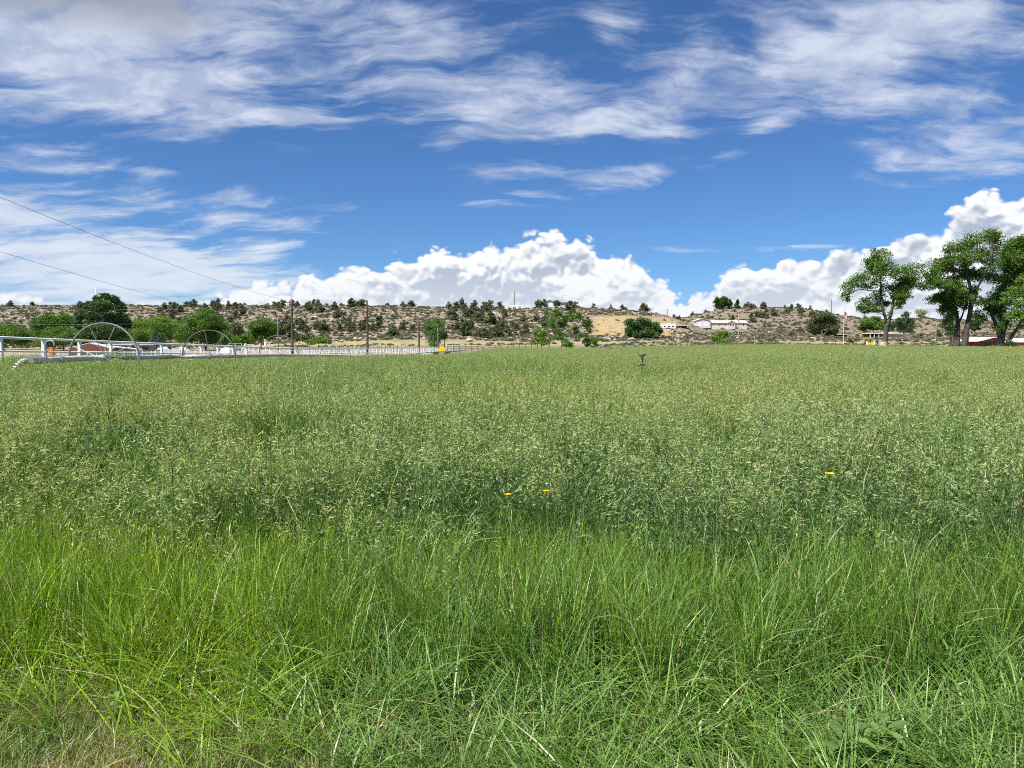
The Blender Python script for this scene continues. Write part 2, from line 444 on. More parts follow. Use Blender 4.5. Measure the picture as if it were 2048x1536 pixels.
def _seed(t):
    hue = N(t, attr(t, 'hue', 'INSTANCER').outputs['Fac']); r = N(t, attr(t, 'r').outputs['Fac'])
    c = mix(t, r, (.17, .24, .05), (.62, .63, .28))
    c = mix(t, hue * .7, c, mix(t, r, (.13, .24, .065), (.46, .56, .25)))
    return mix(t, r.ss(.90, .95), c, (.34, .24, .16))
M_SEED = leaf_shader('grass_seed', _seed, .30, .6, .25)
def _dry(t):
    r = N(t, attr(t, 'r').outputs['Fac']); hue = N(t, attr(t, 'hue', 'INSTANCER').outputs['Fac'])
    c = mix(t, r, (.24, .19, .09), (.52, .43, .24))
    return mix(t, hue.ss(.35, .65), c, mix(t, r, (.10, .17, .03), (.22, .26, .07)))
M_DRY = leaf_shader('dry_grass', _dry, .25)
def _forb(t):
    r = N(t, attr(t, 'r').outputs['Fac'])
    return mix(t, r, (.04, .11, .03), (.12, .24, .07))
M_FORB = leaf_shader('alfalfa_leaf', _forb, .3)

def ribbons(g, n, rad, h0, h1, w, tilt, curl, seg, mat, cpow=1.6, lean=None, tipw=.08, zscale=1.0, base=None, wpow=1.3, r=None):
    """n blades: returns verts, faces, mat idx, attributes; base centred on the origin"""
    phi = g.uniform(0, 2 * np.pi, n)
    if lean is not None: phi = lean[0] + g.normal(0, lean[1], n)
    br = rad * np.sqrt(g.uniform(0, 1, n)); ba = g.uniform(0, 2 * np.pi, n)
    bx, by = br * np.cos(ba), br * np.sin(ba)
    bz = np.zeros(n) - .02
    if base is not None: bx, by, bz = base
    L = g.uniform(h0, h1, n)
    th0 = np.abs(g.normal(0, tilt, n)); k = g.uniform(curl * .2, curl, n)
    s = np.linspace(0, 1, seg + 1)
    th = th0[:, None] + k[:, None] * s[None, :] ** cpow
    ds = L[:, None] / seg
    hx = np.concatenate([np.zeros((n, 1)), np.cumsum(np.sin((th[:, 1:] + th[:, :-1]) / 2) * ds, 1)], 1)
    hz = np.concatenate([np.zeros((n, 1)), np.cumsum(np.cos((th[:, 1:] + th[:, :-1]) / 2) * ds, 1)], 1) * zscale
    cx = bx[:, None] + hx * np.cos(phi)[:, None]; cy = by[:, None] + hx * np.sin(phi)[:, None]; cz = bz[:, None] + hz
    ps = phi + np.pi / 2 + g.normal(0, .5, n)
    ww = w * g.uniform(.6, 1.25, n)[:, None] * np.maximum(1 - s[None, :] ** wpow * (1 - tipw), tipw) * .5 * np.minimum(1, .45 + s * 3)[None, :]
    tz_ = g.normal(0, .35, n)[:, None]
    dx, dy = np.cos(ps)[:, None] * ww, np.sin(ps)[:, None] * ww
    A = np.stack([cx - dx, cy - dy, cz - ww * tz_], -1); B = np.stack([cx + dx, cy + dy, cz + ww * tz_], -1)
    V = np.stack([A, B], 2).reshape(-1, 3)
    base_i = (np.arange(n) * (seg + 1) * 2)[:, None] + (np.arange(seg) * 2)[None, :]
    b = base_i.ravel(); F = np.stack([b, b + 1, b + 3, b + 2], -1)
    rr = g.uniform(0, 1, n) if r is None else r
    ra = np.repeat(rr, (seg + 1) * 2); sa = np.tile(np.repeat(s, 2), n)
    tips = np.stack([cx[:, -1], cy[:, -1], cz[:, -1]], -1)
    tang = np.stack([np.sin(th[:, -1]) * np.cos(phi), np.sin(th[:, -1]) * np.sin(phi), np.cos(th[:, -1])], -1)
    path = np.stack([cx, cy, cz], -1)
    return [V, F, np.full(len(F), mat), ra, sa], tips, tang, path

def diamonds(g, P, D, length, width, mat, rr=None):
    """flat pointed bodies starting at P along D"""
    n = len(P); D = D / np.linalg.norm(D, axis=1, keepdims=True)
    rv = g.normal(0, 1, (n, 3)); S = np.cross(D, rv); S /= np.linalg.norm(S, axis=1, keepdims=True) + 1e-9
    l = (length * g.uniform(.6, 1.3, n))[:, None]; w = (width * g.uniform(.7, 1.2, n))[:, None] * .5
    V = np.stack([P, P + D * l * .4 + S * w, P + D * l, P + D * l * .4 - S * w], 1).reshape(-1, 3)
    F = np.arange(n * 4).reshape(n, 4)
    r = g.uniform(0, 1, n) if rr is None else rr
    return [V, F, np.full(n, mat), np.repeat(r, 4), np.ones(n * 4)]

def merge(parts):
    off = 0; Vs, Fs, Ms, Rs, Ss = [], [], [], [], []
    for V, F, M, r, s in parts:
        Vs.append(V); Fs.append(F + off); Ms.append(M); Rs.append(r); Ss.append(s); off += len(V)
    return np.concatenate(Vs), np.concatenate(Fs), np.concatenate(Ms), np.concatenate(Rs), np.concatenate(Ss)

GRASS_MATS = [M_LEAF, M_STEM, M_SEED, M_DRY, M_FORB, M_LEAFT]
def proto_collection(name, makers):
    c = bpy.data.collections.new(name)
    for i, parts in enumerate(makers):
        V, F, M, r, s = merge(parts)
        me = quads_mesh(name, V, F, GRASS_MATS, M, {'r': r, 's': s})
        o = bpy.data.objects.new('%s_%02d' % (name, i), me); c.objects.link(o)
    return c

def panicle(g, path, tips, tang, n_spk, plen, spread, slen, swid, droop=.8, vary=1.0):
    """seed heads: spikelets on short hanging side branches along the top of each stem"""
    out = []
    n = len(tips)
    for i in range(n):
        T = tang[i] / np.linalg.norm(tang[i])
        t_ = g.uniform(0, 1, n_spk) ** .8
        P0 = tips[i] - T * plen * t_[:, None]
        a = g.uniform(0, 2 * np.pi, n_spk)
        sp = spread * (.15 + t_) * g.uniform(.3, 1, n_spk)
        side = g.normal(0, .5, 2)
        off = np.stack([np.cos(a) * sp + side[0] * sp, np.sin(a) * sp + side[1] * sp, sp * g.uniform(-.5, .5, n_spk)], -1)
        P = P0 + off
        D = off * 6 / max(spread, .01) * .3 + T * .5 + np.array([0, 0, -droop]) * g.uniform(.3, 1.3, n_spk)[:, None] + g.normal(0, .35, (n_spk, 3))
        out.append(diamonds(g, P, D, slen, swid, 2, np.clip(g.normal(.5 + vary * g.uniform(-.3, .3), .22 * vary, n_spk), 0, .999)))
    return out

def mk_culms(g, nc, h0, h1, rad, n_spk, spread, slen, swid, seg=4, sw=.0028, leaves=10, lw=.006, curl=.5, plen=.16, droop=.8, vary=1.0):
    st, tips, tang, path = ribbons(g, nc, rad, h0, h1, sw, .10, curl, seg, 1, 2.4, tipw=.5)
    parts = [st] + panicle(g, path, tips, tang, n_spk, plen, spread, slen, swid, droop, vary)
    if leaves:
        lf, *_ = ribbons(g, leaves, rad * 1.2, h0 * .55, h0 * 1.02, lw, .22, 1.5, 4, 5, 1.8); parts.append(lf)
        # flag leaves leaving the stems higher up
        k = min(nc, leaves); idx = g.integers(0, nc, k); lv = g.integers(1, seg, k)
        B = path[idx, lv]
        fl, *_ = ribbons(g, k, 0, .14, .30, lw * .9, .5, 1.3, 3, 5, 1.2, base=(B[:, 0], B[:, 1], B[:, 2])); parts.append(fl)
    return parts

G = np.random.default_rng(11)
def c_fine(): return [[ribbons(G, 24, .10, .34, .78, .0095, .10, .6, 4, 0, 2.2)[0], ribbons(G, 7, .10, .40, .8, .009, .22, 1.3, 5, 0, 2)[0]] for _ in range(6)]
def c_arch(): return [[ribbons(G, 22, .11, .32, .72, .0120, .34, 1.9, 6, 0, 1.5)[0], ribbons(G, 16, .10, .3, .55, .0055, .25, 1.2, 4, 0, 1.6)[0],
                       ribbons(G, 5, .05, .15, .35, .004, .6, 1.2, 4, 3, 1.2)[0]] for _ in range(7)]
def c_comb(): return [[ribbons(G, 26, .11, .35, .70, .0090, .40, 1.4, 5, 0, 1.3, lean=(np.pi * 1.0, .55))[0], ribbons(G, 6, .05, .2, .4, .004, .6, 1.2, 4, 3, 1.2)[0]] for _ in range(4)]
def c_tall():
    o = []
    for i in range(8):
        if i < 5: o.append(mk_culms(G, 7, .78, 1.10, .13, 18, .054, .038, .0072, leaves=10, lw=.0085, curl=.55, plen=.17, droop=.9))
        else: o.append(mk_culms(G, 6, .80, 1.12, .13, 36, .018, .014, .0075, leaves=16, lw=.0105, curl=.35, plen=.10, droop=.1))
    return o
def c_broad(): return [[ribbons(G, 16, .12, .50, .95, .0145, .26, 1.9, 6, 0, 2.0)[0], ribbons(G, 12, .08, .4, .8, .006, .15, .9, 4, 5, 2)[0]] for _ in range(5)]
def c_forb():
    o = []
    for _ in range(5):
        st, tips, tang, path = ribbons(G, 9, .10, .42, .72, .004, .25, .5, 5, 1, 1.3, tipw=.5)
        parts = [st]
        for lv in range(1, 6):
            for k in range(5):
                P = path[:, lv] + G.normal(0, .014, (9, 3)); D = G.normal(0, 1, (9, 3)) + np.array([0, 0, .35])
                parts.append(diamonds(G, P, D, .030, .015, 4))
        o.append(parts)
    return o
def c_short(): return [[ribbons(G, 46, .12, .04, .14, .0038, 1.0, 1.2, 3, 3, 1.2)[0], ribbons(G, 4, .08, .08, .18, .005, .6, 1.3, 4, 0, 1.2)[0]] for _ in range(5)]
def c_spike(): return [mk_culms(G, 3, .5, .85, .05, 26, .006, .016, .0045, leaves=3, lw=.005, curl=.7, plen=.18, droop=-.8) for _ in range(4)]
def c_mid(): return [mk_culms(G, 9, .72, 1.08, .24, 9, .055, .034, .0075, seg=3, sw=.004, leaves=36, lw=.013, curl=.5, plen=.17, vary=.6) for _ in range(6)]
def c_lush(): return [[ribbons(G, 30, .24, .60, 1.06, .016, .2, 1.3, 5, 5, 1.9)[0], ribbons(G, 16, .24, .60, 1.10, .016, .2, 1.3, 5, 0, 1.9)[0]] + mk_culms(G, 2, .8, 1.05, .2, 8, .05, .034, .0075, seg=3, sw=.004, leaves=0, curl=.5) for _ in range(5)]
def c_far(): return [mk_culms(G, 24, .74, 1.05, .42, 9, .05, .06, .013, seg=2, sw=.008, leaves=46, lw=.022, curl=.5, plen=.22, vary=.25) for _ in range(5)]

def scatter(name, coll, P, rot, scl, variant, hue):
    me = bpy.data.meshes.new(name); n = len(P)
    me.vertices.add(n); me.vertices.foreach_set('co', P.astype('f').ravel())
    for nm, ty, v in (('rot', 'FLOAT_VECTOR', rot), ('scl', 'FLOAT_VECTOR', scl)):
        a = me.attributes.new(nm, ty, 'POINT'); a.data.foreach_set('vector', v.astype('f').ravel())
    a = me.attributes.new('variant', 'INT', 'POINT'); a.data.foreach_set('value', variant.astype('i'))
    a = me.attributes.new('hue', 'FLOAT', 'POINT'); a.data.foreach_set('value', hue.astype('f'))
    o = bpy.data.objects.new(name, me); COL.objects.link(o)
    ng = bpy.data.node_groups.new(name, 'GeometryNodeTree')
    ng.interface.new_socket('Geometry', in_out='INPUT', socket_type='NodeSocketGeometry')
    ng.interface.new_socket('Geometry', in_out='OUTPUT', socket_type='NodeSocketGeometry')
    gi = ng.nodes.new('NodeGroupInput'); go = ng.nodes.new('NodeGroupOutput')
    ci = ng.nodes.new('GeometryNodeCollectionInfo'); ci.inputs[0].default_value = coll
    ci.inputs['Separate Children'].default_value = True; ci.inputs['Reset Children'].default_value = True
    ip = ng.nodes.new('GeometryNodeInstanceOnPoints')
    def na(nm, ty):
        q = ng.nodes.new('GeometryNodeInputNamedAttribute'); q.data_type = ty; q.inputs[0].default_value = nm
        return q.outputs[0]
    ng.links.new(gi.outputs[0], ip.inputs['Points']); ng.links.new(ci.outputs[0], ip.inputs['Instance'])
    ip.inputs['Pick Instance'].default_value = True
    ng.links.new(na('variant', 'INT'), ip.inputs['Instance Index'])
    ng.links.new(na('rot', 'FLOAT_VECTOR'), ip.inputs['Rotation']); ng.links.new(na('scl', 'FLOAT_VECTOR'), ip.inputs['Scale'])
    ng.links.new(ip.outputs[0], go.inputs[0])
    md = o.modifiers.new('scatter', 'NODES'); md.node_group = ng
    o['kind'] = 'stuff'
    return o

def sample(g, y0, y1, dens, hw=.74, pad=1.5, p=0.0):
    """uniform points in the wedge in front of the camera; density falls as (y0/y)^p"""
    area = (hw * (y1 * y1 - y0 * y0) + 2 * pad * (y1 - y0))
    n = int(area * dens * 1.0)
    y = np.sqrt(g.uniform(y0 * y0, y1 * y1, n)); x = g.uniform(-1, 1, n) * (hw * y + pad)
    keep = g.uniform(0, 1, n) < (y0 / y) ** p
    return x[keep], y[keep]
def place(g, x, y, smin, smax, tilt=.08, hs=None):
    n = len(x); P = np.stack([x, y, terrain_z(x, y)], -1)
    hs = (1.0 if hs is None else hs) * (1 - .11 * sst(x, -5.5, -8) * sst(x, -15, -12) * sst(y, 13.5, 16))
    rot = np.stack([g.normal(0, tilt, n), g.normal(0, tilt, n), g.uniform(0, 2 * np.pi, n)], -1)
    s = g.uniform(smin, smax, n); scl = np.stack([s, s, s * hs], -1)
    scl[:, 2] *= .80 + .42 * fbm(x * .7 + 31, y * .55, 91, 3) + .0 * y
    return P, rot, scl
# how blue-green or yellow-green the sward is from place to place
def sward_hue(x, y):
    return np.clip((fbm(x * .45 + 3, y * .30, 41, 3) - .42) * 4.0 - .15 + .25 * sst(x, .8, 2.2) * sst(y, 8, 4), 0, 1) * (1 - .75 * sst(y, 20, 60))
def edge_y(x): return 4.75 + (vnoise(x * 1.1, x * 0 + 2, 5) - .5) * 1.1 + (vnoise(x * 3.3, x * 0 + 7, 6) - .5) * .5 - .75 * sst(x, .6, 1.6) + .15 * sst(x, -1, -3)
g = np.random.default_rng(5)
C = {k: proto_collection('grass_' + k, f()) for k, f in dict(fine=c_fine, arch=c_arch, comb=c_comb, tall=c_tall, broad=c_broad, forb=c_forb, short=c_short,
                                                             spike=c_spike, lush=c_lush, middle=c_mid, distant=c_far).items()}
def lay(name, key, nvar, x, y, smin, smax, label, tilt=.08, hs=None, hue=None, rotz=None):
    P, rot, scl = place(g, x, y, smin, smax, tilt, hs)
    if rotz is not None: rot[:, 2] = rotz + g.normal(0, .5, len(x))
    h = sward_hue(x, y) + g.normal(0, .12, len(x)) if hue is None else hue
    o = scatter(name, C[key], P, rot, scl, g.integers(0, nvar, len(x)), np.clip(h, 0, 1)); o['label'] = label; o['category'] = 'grass'
    return o
dry_edge = lambda x: 3.03 - (x + 1.9) * .40 + .18 * (fbm(x * 2.5, x * 0 + 1, 81, 2) - .5)
# short dry strip at the photographer's feet
x = g.uniform(-3.6, 2, 12000); y = g.uniform(1.6, 3.9, 12000); k = (y < dry_edge(x) + .35 + g.normal(0, .1, 12000)); x, y = x[k], y[k]
lay('short_grass', 'short', 5, x, y, .7, 1.5, 'short mown straw coloured grass in the bottom left corner', .1, hue=fbm(x * 2, y * 2, 9, 3) * 1.3 - .28 + g.normal(0, .10, len(x)))
# arching blades on the near edge
x, y = sample(g, 1.9, 4.3, 85, .74, 1.2); k = (y > dry_edge(x) + g.normal(.10, .08, len(x))) & (fbm(x * 2.2, y * 2.6, 77, 2) > .20 - .20 * sst(y, 3.1, 2.8) - .36 * sst(y, 3.5, 3.8)); x, y = x[k], y[k]
sel = g.uniform(0, 1, len(x)) < .6
lay('arching_grass', 'arch', 7, x[sel], y[sel], .65, 1.05, 'arching green grass blades along the near edge of the field', .15, hs=.50 + .5 * sst(y[sel], 3.0, 3.7))
lay('combed_grass', 'comb', 4, x[~sel], y[~sel], .7, 1.05, 'long green grass laid over to the left on the near edge', .12, hs=.55 + .5 * sst(y[~sel], 2.9, 3.7), rotz=0.0)
# fine bright grass
x, y = sample(g, 3.3, 6.2, 120, .74, 1.2); k = (y < edge_y(x) + g.normal(.45, .42, len(x))) & (y > 3.40 + g.normal(0, .18, len(x))); x, y = x[k], y[k]
lay('fine_grass', 'fine', 6, x, y, .75, 1.05, 'fine bright yellow green upright grass in front of the seeding hay', .07, hs=.80 - .08 * sst(y, 4.2, 4.9), hue=np.clip(sward_hue(x, y) * .45 + .08, 0, 1))
# tall seeding hay, near and middle
x, y = sample(g, 3.9, 13, 46, .74, 1.5); k = (y > edge_y(x) - .35 * sst(x, -1.2, -2.4) + g.normal(0, .15, len(x))) & (fbm(x * 1.7, y * .9, 15, 2) > .48 - .14 * sst(y, 6.5, 10)); x, y = x[k], y[k]
lay('hay_grass', 'tall', 8, x, y, .82, 1.06, 'tall seeding hay grass with pale seed heads in the near field', .09)
x, y = sample(g, 3.2, 13, 26, .74, 1.5); k = (y > edge_y(x) - .6 * sst(x, .5, 1.5) + g.normal(0, .2, len(x))) & (fbm(x * .8 + 5, y * .8, 19, 2) + .15 * sst(x, .5, 2) > .50); x, y = x[k], y[k]
lay('broad_grass', 'broad', 5, x, y, .75, 1.05, 'broad bluish grass blades between the seeding stems', .1)
x, y = sample(g, 4.3, 14, 34, .74, 1.5); k = (y > edge_y(x)) & (fbm(x * .6 + 9, y * .6, 23, 2) > .50 - .16 * sst(y, 6.4, 5.6)); x, y = x[k], y[k]
lay('alfalfa', 'forb', 5, x, y, .8, 1.15, 'dark leafy alfalfa growing among the hay grass', .1, hue=x * 0)
x, y = sample(g, 3.2, 5.4, 7, .74, 1.2)
lay('seed_stems', 'spike', 4, x, y, .7, 1.05, 'scattered narrow seed spikes rising from the near grass', .12)
x, y = sample(g, 3.7, 5.8, 13, .74, 1.2); k = (g.uniform(0, 1, len(x)) < .35 + .65 * sst(x, -.6, -1.6)); x, y = x[k], y[k]
lay('loose_seed_stems', 'tall', 5, x, y, .66, .90, 'scattered pale seed heads standing over the fine grass', .14)
x, y = sample(g, 8, 46, 22, .72, 2, .7); k = fbm(x * .30 + 4, y * .16, 61, 3) > .50; x, y = x[k], y[k]
lay('lush_grass', 'lush', 5, x, y, .85, 1.12, 'lusher leafy green patches within the seeding hay', .08, hue=np.clip(fbm(x * .2, y * .1, 66, 2) * 1.6 - .6, 0, 1))
x, y = sample(g, 12, 34, 34, .72, 2, .6); k = g.uniform(0, 1, len(x)) < 1.05 - .75 * sst(fbm(x * .30 + 4, y * .16, 61, 3), .47, .58); x, y = x[k], y[k]
lay('hay_grass_middle', 'middle', 6, x, y, .85, 1.08, 'seeding hay grass across the middle of the field', .06)
x, y = sample(g, 32, 152, 14, .72, 3, 1.0)
k = (y < FIELD_Y + 2) & (x > -17.3) & ~((x < -5.0) & (y > 92))
x, y = x[k], y[k]
lay('hay_grass_distant', 'distant', 5, x, y, .85, 1.1, 'olive yellow hay grass reaching the far edge of the field', .05, hs=g.uniform(.85, 1.05, len(x)))
# ------------------------------------------------------------------ objects and naming
def tag(o, label=None, cat=None, group=None):
    if label: o['label'] = label
    if cat: o['category'] = cat
    if group: o['group'] = group
    return o
def empty(name, loc, label=None, cat=None, group=None, rz=0.0):
    o = bpy.data.objects.new(name, None); o.location = loc; o.rotation_euler = (0, 0, rz); o.empty_display_size = .3
    COL.objects.link(o); return tag(o, label, cat, group)
def link(name, me, parent=None, loc=None):
    o = bpy.data.objects.new(name, me); COL.objects.link(o)
    if parent is not None:
        o.parent = parent
    if loc is not None: o.location = loc
    return o
def solve_y(col, row, y0=120, y1=520):
    """distance at which the ground shows at that row in that direction (first crossing)"""
    ys = np.linspace(y0, y1, 900); z = terrain_z((col - 1024) / 1538 * ys, ys)
    rows = 683 - (z - EYE) * 1538 / ys
    k = np.argmax(rows <= row)
    return float(ys[k]) if (rows <= row).any() else float(y1)

def foliage_mat(name, dark, light, transl=.3):
    def f(t):
        r = N(t, attr(t, 'r').outputs['Fac']); s = N(t, attr(t, 's').outputs['Fac'])
        return mix(t, (r * .45 + s * .55).ss(.1, .9), dark, light)
    return leaf_shader(name, f, transl, .5, .3)
M_COT = foliage_mat('cottonwood_leaf', (.050, .115, .018), (.145, .25, .040))
M_COTB = foliage_mat('bright_leaf', (.085, .17, .022), (.19, .30, .045))
M_DARKT = foliage_mat('dark_leaf', (.034, .080, .020), (.075, .145, .034), .2)
M_GREENT = foliage_mat('green_leaf', (.058, .13, .020), (.15, .26, .036))
M_WILLOW = foliage_mat('willow_leaf', (.080, .15, .045), (.15, .24, .075))
M_OLIVE = foliage_mat('olive_leaf', (.085, .105, .045), (.15, .175, .08))
M_SPRUCE = foliage_mat('spruce_needle', (.06, .10, .09), (.15, .20, .19), .1)
M_PALE = foliage_mat('pale_leaf', (.20, .26, .12), (.33, .38, .20))
M_BARK = solid('bark', (.085, .070, .058), .95, var=.35, scale=3, bump=.8)
M_WBARK = solid('pale_bark', (.48, .44, .38), .9, var=.2, scale=4, bump=.5)

def tube(path, rad, sides=8, sub=4, g_=None, wob=0.0):
    P = [Vector(p) for p in path]; n = len(P); pts, rs = [], []
    for i in range(n - 1):
        p0, p1, p2, p3 = P[max(i - 1, 0)], P[i], P[i + 1], P[min(i + 2, n - 1)]
        for k in range(sub):
            t = k / sub
            pts.append(.5 * ((2 * p1) + (p2 - p0) * t + (2 * p0 - 5 * p1 + 4 * p2 - p3) * t * t + (3 * p1 - p0 - 3 * p2 + p3) * t ** 3))
            rs.append(rad[i] + (rad[i + 1] - rad[i]) * t)
    pts.append(P[-1]); rs.append(rad[-1])
    V, F = [], []
    up = Vector((0, 1, .01))
    for i, (p, r) in enumerate(zip(pts, rs)):
        d = (pts[min(i + 1, len(pts) - 1)] - pts[max(i - 1, 0)]).normalized()
        a = d.cross(up)
        if a.length < .05: a = d.cross(Vector((1, 0, 0)))
        a.normalize(); b = d.cross(a)
        for s in range(sides):
            an = 2 * math.pi * s / sides
            rr = r * (1 + (wob * (g_.random() - .5) if g_ is not None else 0))
            V.append(p + a * (math.cos(an) * rr) + b * (math.sin(an) * rr))
    for i in range(len(pts) - 1):
        for s in range(sides):
            s2 = (s + 1) % sides
            F.append((i * sides + s, i * sides + s2, (i + 1) * sides + s2, (i + 1) * sides + s))
    c0 = len(V); V.append(pts[0]); V.append(pts[-1])
    for s in range(sides):
        s2 = (s + 1) % sides
        F.append((s2, s, c0)); F.append(((len(pts) - 1) * sides + s, (len(pts) - 1) * sides + s2, c0 + 1))
    return V, F
class MB:
    """collects pieces of one part"""
    def __init__(s): s.V, s.F = [], []
    def add(s, V, F):
        o = len(s.V); s.V += [tuple(v) for v in V]; s.F += [tuple(i + o for i in f) for f in F]; return s
    def tube(s, path, rad, sides=8, sub=4, g_=None, wob=0.0):
        if not hasattr(rad, '__len__'): rad = [rad] * len(path)
        return s.add(*tube(path, rad, sides, sub, g_, wob))
    def box(s, a, b, rz=0.0, c=(0, 0)):
        x0, y0, z0 = a; x1, y1, z1 = b
        V = [(x, y, z) for z in (z0, z1) for x, y in ((x0, y0), (x1, y0), (x1, y1), (x0, y1))]
        F = [(3, 2, 1, 0), (4, 5, 6, 7), (0, 1, 5, 4), (1, 2, 6, 5), (2, 3, 7, 6), (3, 0, 4, 7)]
        return s.add(V, F)
    def bar(s, p, q, w, h=None):
        p, q = Vector(p), Vector(q); h = h or w; d = (q - p).normalized()
        a = d.cross(Vector((0, 0, 1)));
        if a.length < .05: a = Vector((1, 0, 0))
        a.normalize(); b = a.cross(d).normalized()
        V = [e + a * (i * w / 2) + b * (j * h / 2) for e in (p, q) for i, j in ((-1, -1), (1, -1), (1, 1), (-1, 1))]
        return s.add(V, [(3, 2, 1, 0), (4, 5, 6, 7), (0, 1, 5, 4), (1, 2, 6, 5), (2, 3, 7, 6), (3, 0, 4, 7)])
    def prism(s, poly, y0, y1):
        """polygon in x,z pushed along y"""
        n = len(poly); V = [(x, y0, z) for x, z in poly] + [(x, y1, z) for x, z in poly]
        F = [tuple(range(n - 1, -1, -1)), tuple(range(n, 2 * n))] + [(i, (i + 1) % n, n + (i + 1) % n, n + i) for i in range(n)]
        return s.add(V, F)
    def build(s, name, m, parent=None, bevel=0.0, smooth=False, loc=None):
        me = bpy.data.meshes.new(name); me.from_pydata(s.V, [], s.F)
        bm = bmesh.new(); bm.from_mesh(me); bmesh.ops.recalc_face_normals(bm, faces=bm.faces)
        if bevel: bmesh.ops.bevel(bm, geom=bm.edges[:], offset=bevel, segments=1, affect='EDGES', clamp_overlap=True)
        bm.to_mesh(me); bm.free()
        if smooth: me.polygons.foreach_set('use_smooth', np.ones(len(me.polygons), bool))
        me.materials.append(m)
        return link(name, me, parent, loc)

def leaf_cloud(g, clumps, per, leaf, subs=14, sig=.30, droop=.25):
    """clumps: (centre xyz, radii xyz). Leaves gather in sprays within each clump"""
    Ps, Rs, Ss = [], [], []
    for c, rad in clumps:
        c, rad = np.array(c), np.array(rad)
        vol = (rad[0] * rad[2]) ** .5
        n = max(int(per * 2.6 * vol ** 1.7), 40)
        sn = max(5, int(subs * max(.6, min(2.2, vol / 1.3))))
        d = g.normal(0, 1, (sn, 3)); d /= np.linalg.norm(d, axis=1, keepdims=True)
        sc = d * (g.uniform(.25, 1.0, (sn, 1)) ** .6) * .92
        sv = np.clip(g.normal(.5, .25, sn) , 0, 1)
        k = g.integers(0, sn, n)
        p = sc[k] + g.normal(0, sig, (n, 3)) * np.array([1, 1, .75]) * .8
        Ps.append(c + p * rad); Rs.append(g.uniform(0, 1, n)); Ss.append(sv[k])
    P = np.concatenate(Ps); r = np.concatenate(Rs); s = np.concatenate(Ss); n = len(P)
    D = g.normal(0, 1, (n, 3)) + np.array([0, 0, -droop])
    V, F, M, rr, _ = diamonds(g, P, D, leaf, leaf * .8, 0, r)
    return V, F, rr, np.repeat(s, 4)
def crown_mesh(name, g, clumps, per, leaf, mat, **k):
    V, F, r, s = leaf_cloud(g, clumps, per, leaf, **k)
    return quads_mesh(name, V, F, [mat], None, {'r': r, 's': s})

def pclumps(spec, y, base, g, depth=1.0, fat=1.0):
    """clumps given as (col, row, half width px, half height px[, depth offset m]) at distance y, relative to the base"""
    out = []
    sp = np.array([q[0] for q in spec]); half = (sp.max() - sp.min()) / 2 / 1538 * y + 1
    for q in spec:
        dy = q[4] if len(q) > 4 else g.uniform(-.75, .75) * half * depth
        k = (y + dy) / 1538
        out.append((((q[0] - 1024) * k - base[0], y + dy - base[1], EYE + (683 - q[1]) * k - base[2]), (q[2] * k * fat, (q[2] + q[3]) / 2 * k * fat, q[3] * k * fat)))
    return out
def ppath(pts, y, base, dys=None):
    out = []
    for i, (c, r) in enumerate(pts):
        dy = 0 if dys is None else dys * i / (len(pts) - 1)
        k = (y + dy) / 1538
        out.append(((c - 1024) * k - base[0], y + dy - base[1], EYE + (683 - r) * k - base[2]))
    return out
def tree(name, label, cat, col, y, spec, mat, per=170, leaf=.34, trunk=None, bark=None, group=None, subs=14, sig=.30, depth=.9, limbs=True, seed=0, fat=1.0, fill=0):
    g = np.random.default_rng(1000 + seed + int(col))
    x = (col - 1024) / 1538 * y; base = (x, y, tz(x, y))
    root = empty(name, base, label, cat, group)
    cl = pclumps(spec, y, base, g, depth, fat)
    for _ in range(fill):
        a_, b_ = (cl[int(i)] for i in g.choice(len(cl), 2, replace=False))
        dd = math.dist((a_[0][0], a_[0][2]), (b_[0][0], b_[0][2]))
        if .8 < dd < 3.4:
            t_ = g.uniform(.3, .7); s_ = g.uniform(.55, .9)
            cl.append((tuple(p_ + (q_ - p_) * t_ + g.normal(0, .25) for p_, q_ in zip(a_[0], b_[0])), tuple(v_ * s_ for v_ in a_[1])))
    link('crown', crown_mesh('crown', g, cl, per, leaf, mat, subs=subs, sig=sig), root)
    tb = MB(); bark = bark or M_BARK
    if trunk:
        for pts, r0, r1, dy in trunk:
            pa = ppath(pts, y, base, dy)
            n = len(pa); rad = [r0 + (r1 - r0) * (i / (n - 1)) ** .8 for i in range(n)]
            if pts[0][1] > 683 - (base[2] - EYE) * 1538 / y - 6: pa[0] = (pa[0][0], pa[0][1], -.3); rad[0] = r0 * 1.25
            tb.tube(pa, rad, 9, 4, rnd, .22)
    else:
        top = max(c[0][2] for c in cl); r0 = max(.06, top * .022)
        tb.tube([(0, 0, -.3), (.02, 0, top * .25), (.05, .05, top * .6)], [r0 * 1.2, r0, r0 * .5], 7, 3)
    if limbs:
        ends = [p for p in tb.V]
        for c, rad in cl:
            c = Vector(c)
            src = min((Vector(p) for p in ends), key=lambda p: (p - c).length + (3 if p.z > c.z else 0)) if ends else Vector((0, 0, .5))
            m_ = (src + c) / 2 + Vector((rnd.uniform(-.3, .3), rnd.uniform(-.3, .3), rnd.uniform(-.1, .4)))
            r1 = .016 * (c - src).length ** .5 + .02
            tb.tube([src, m_, c], [r1 * 1.6, r1, r1 * .4], 5, 3)
    tb.build('trunk', bark, root, smooth=True)
    return root

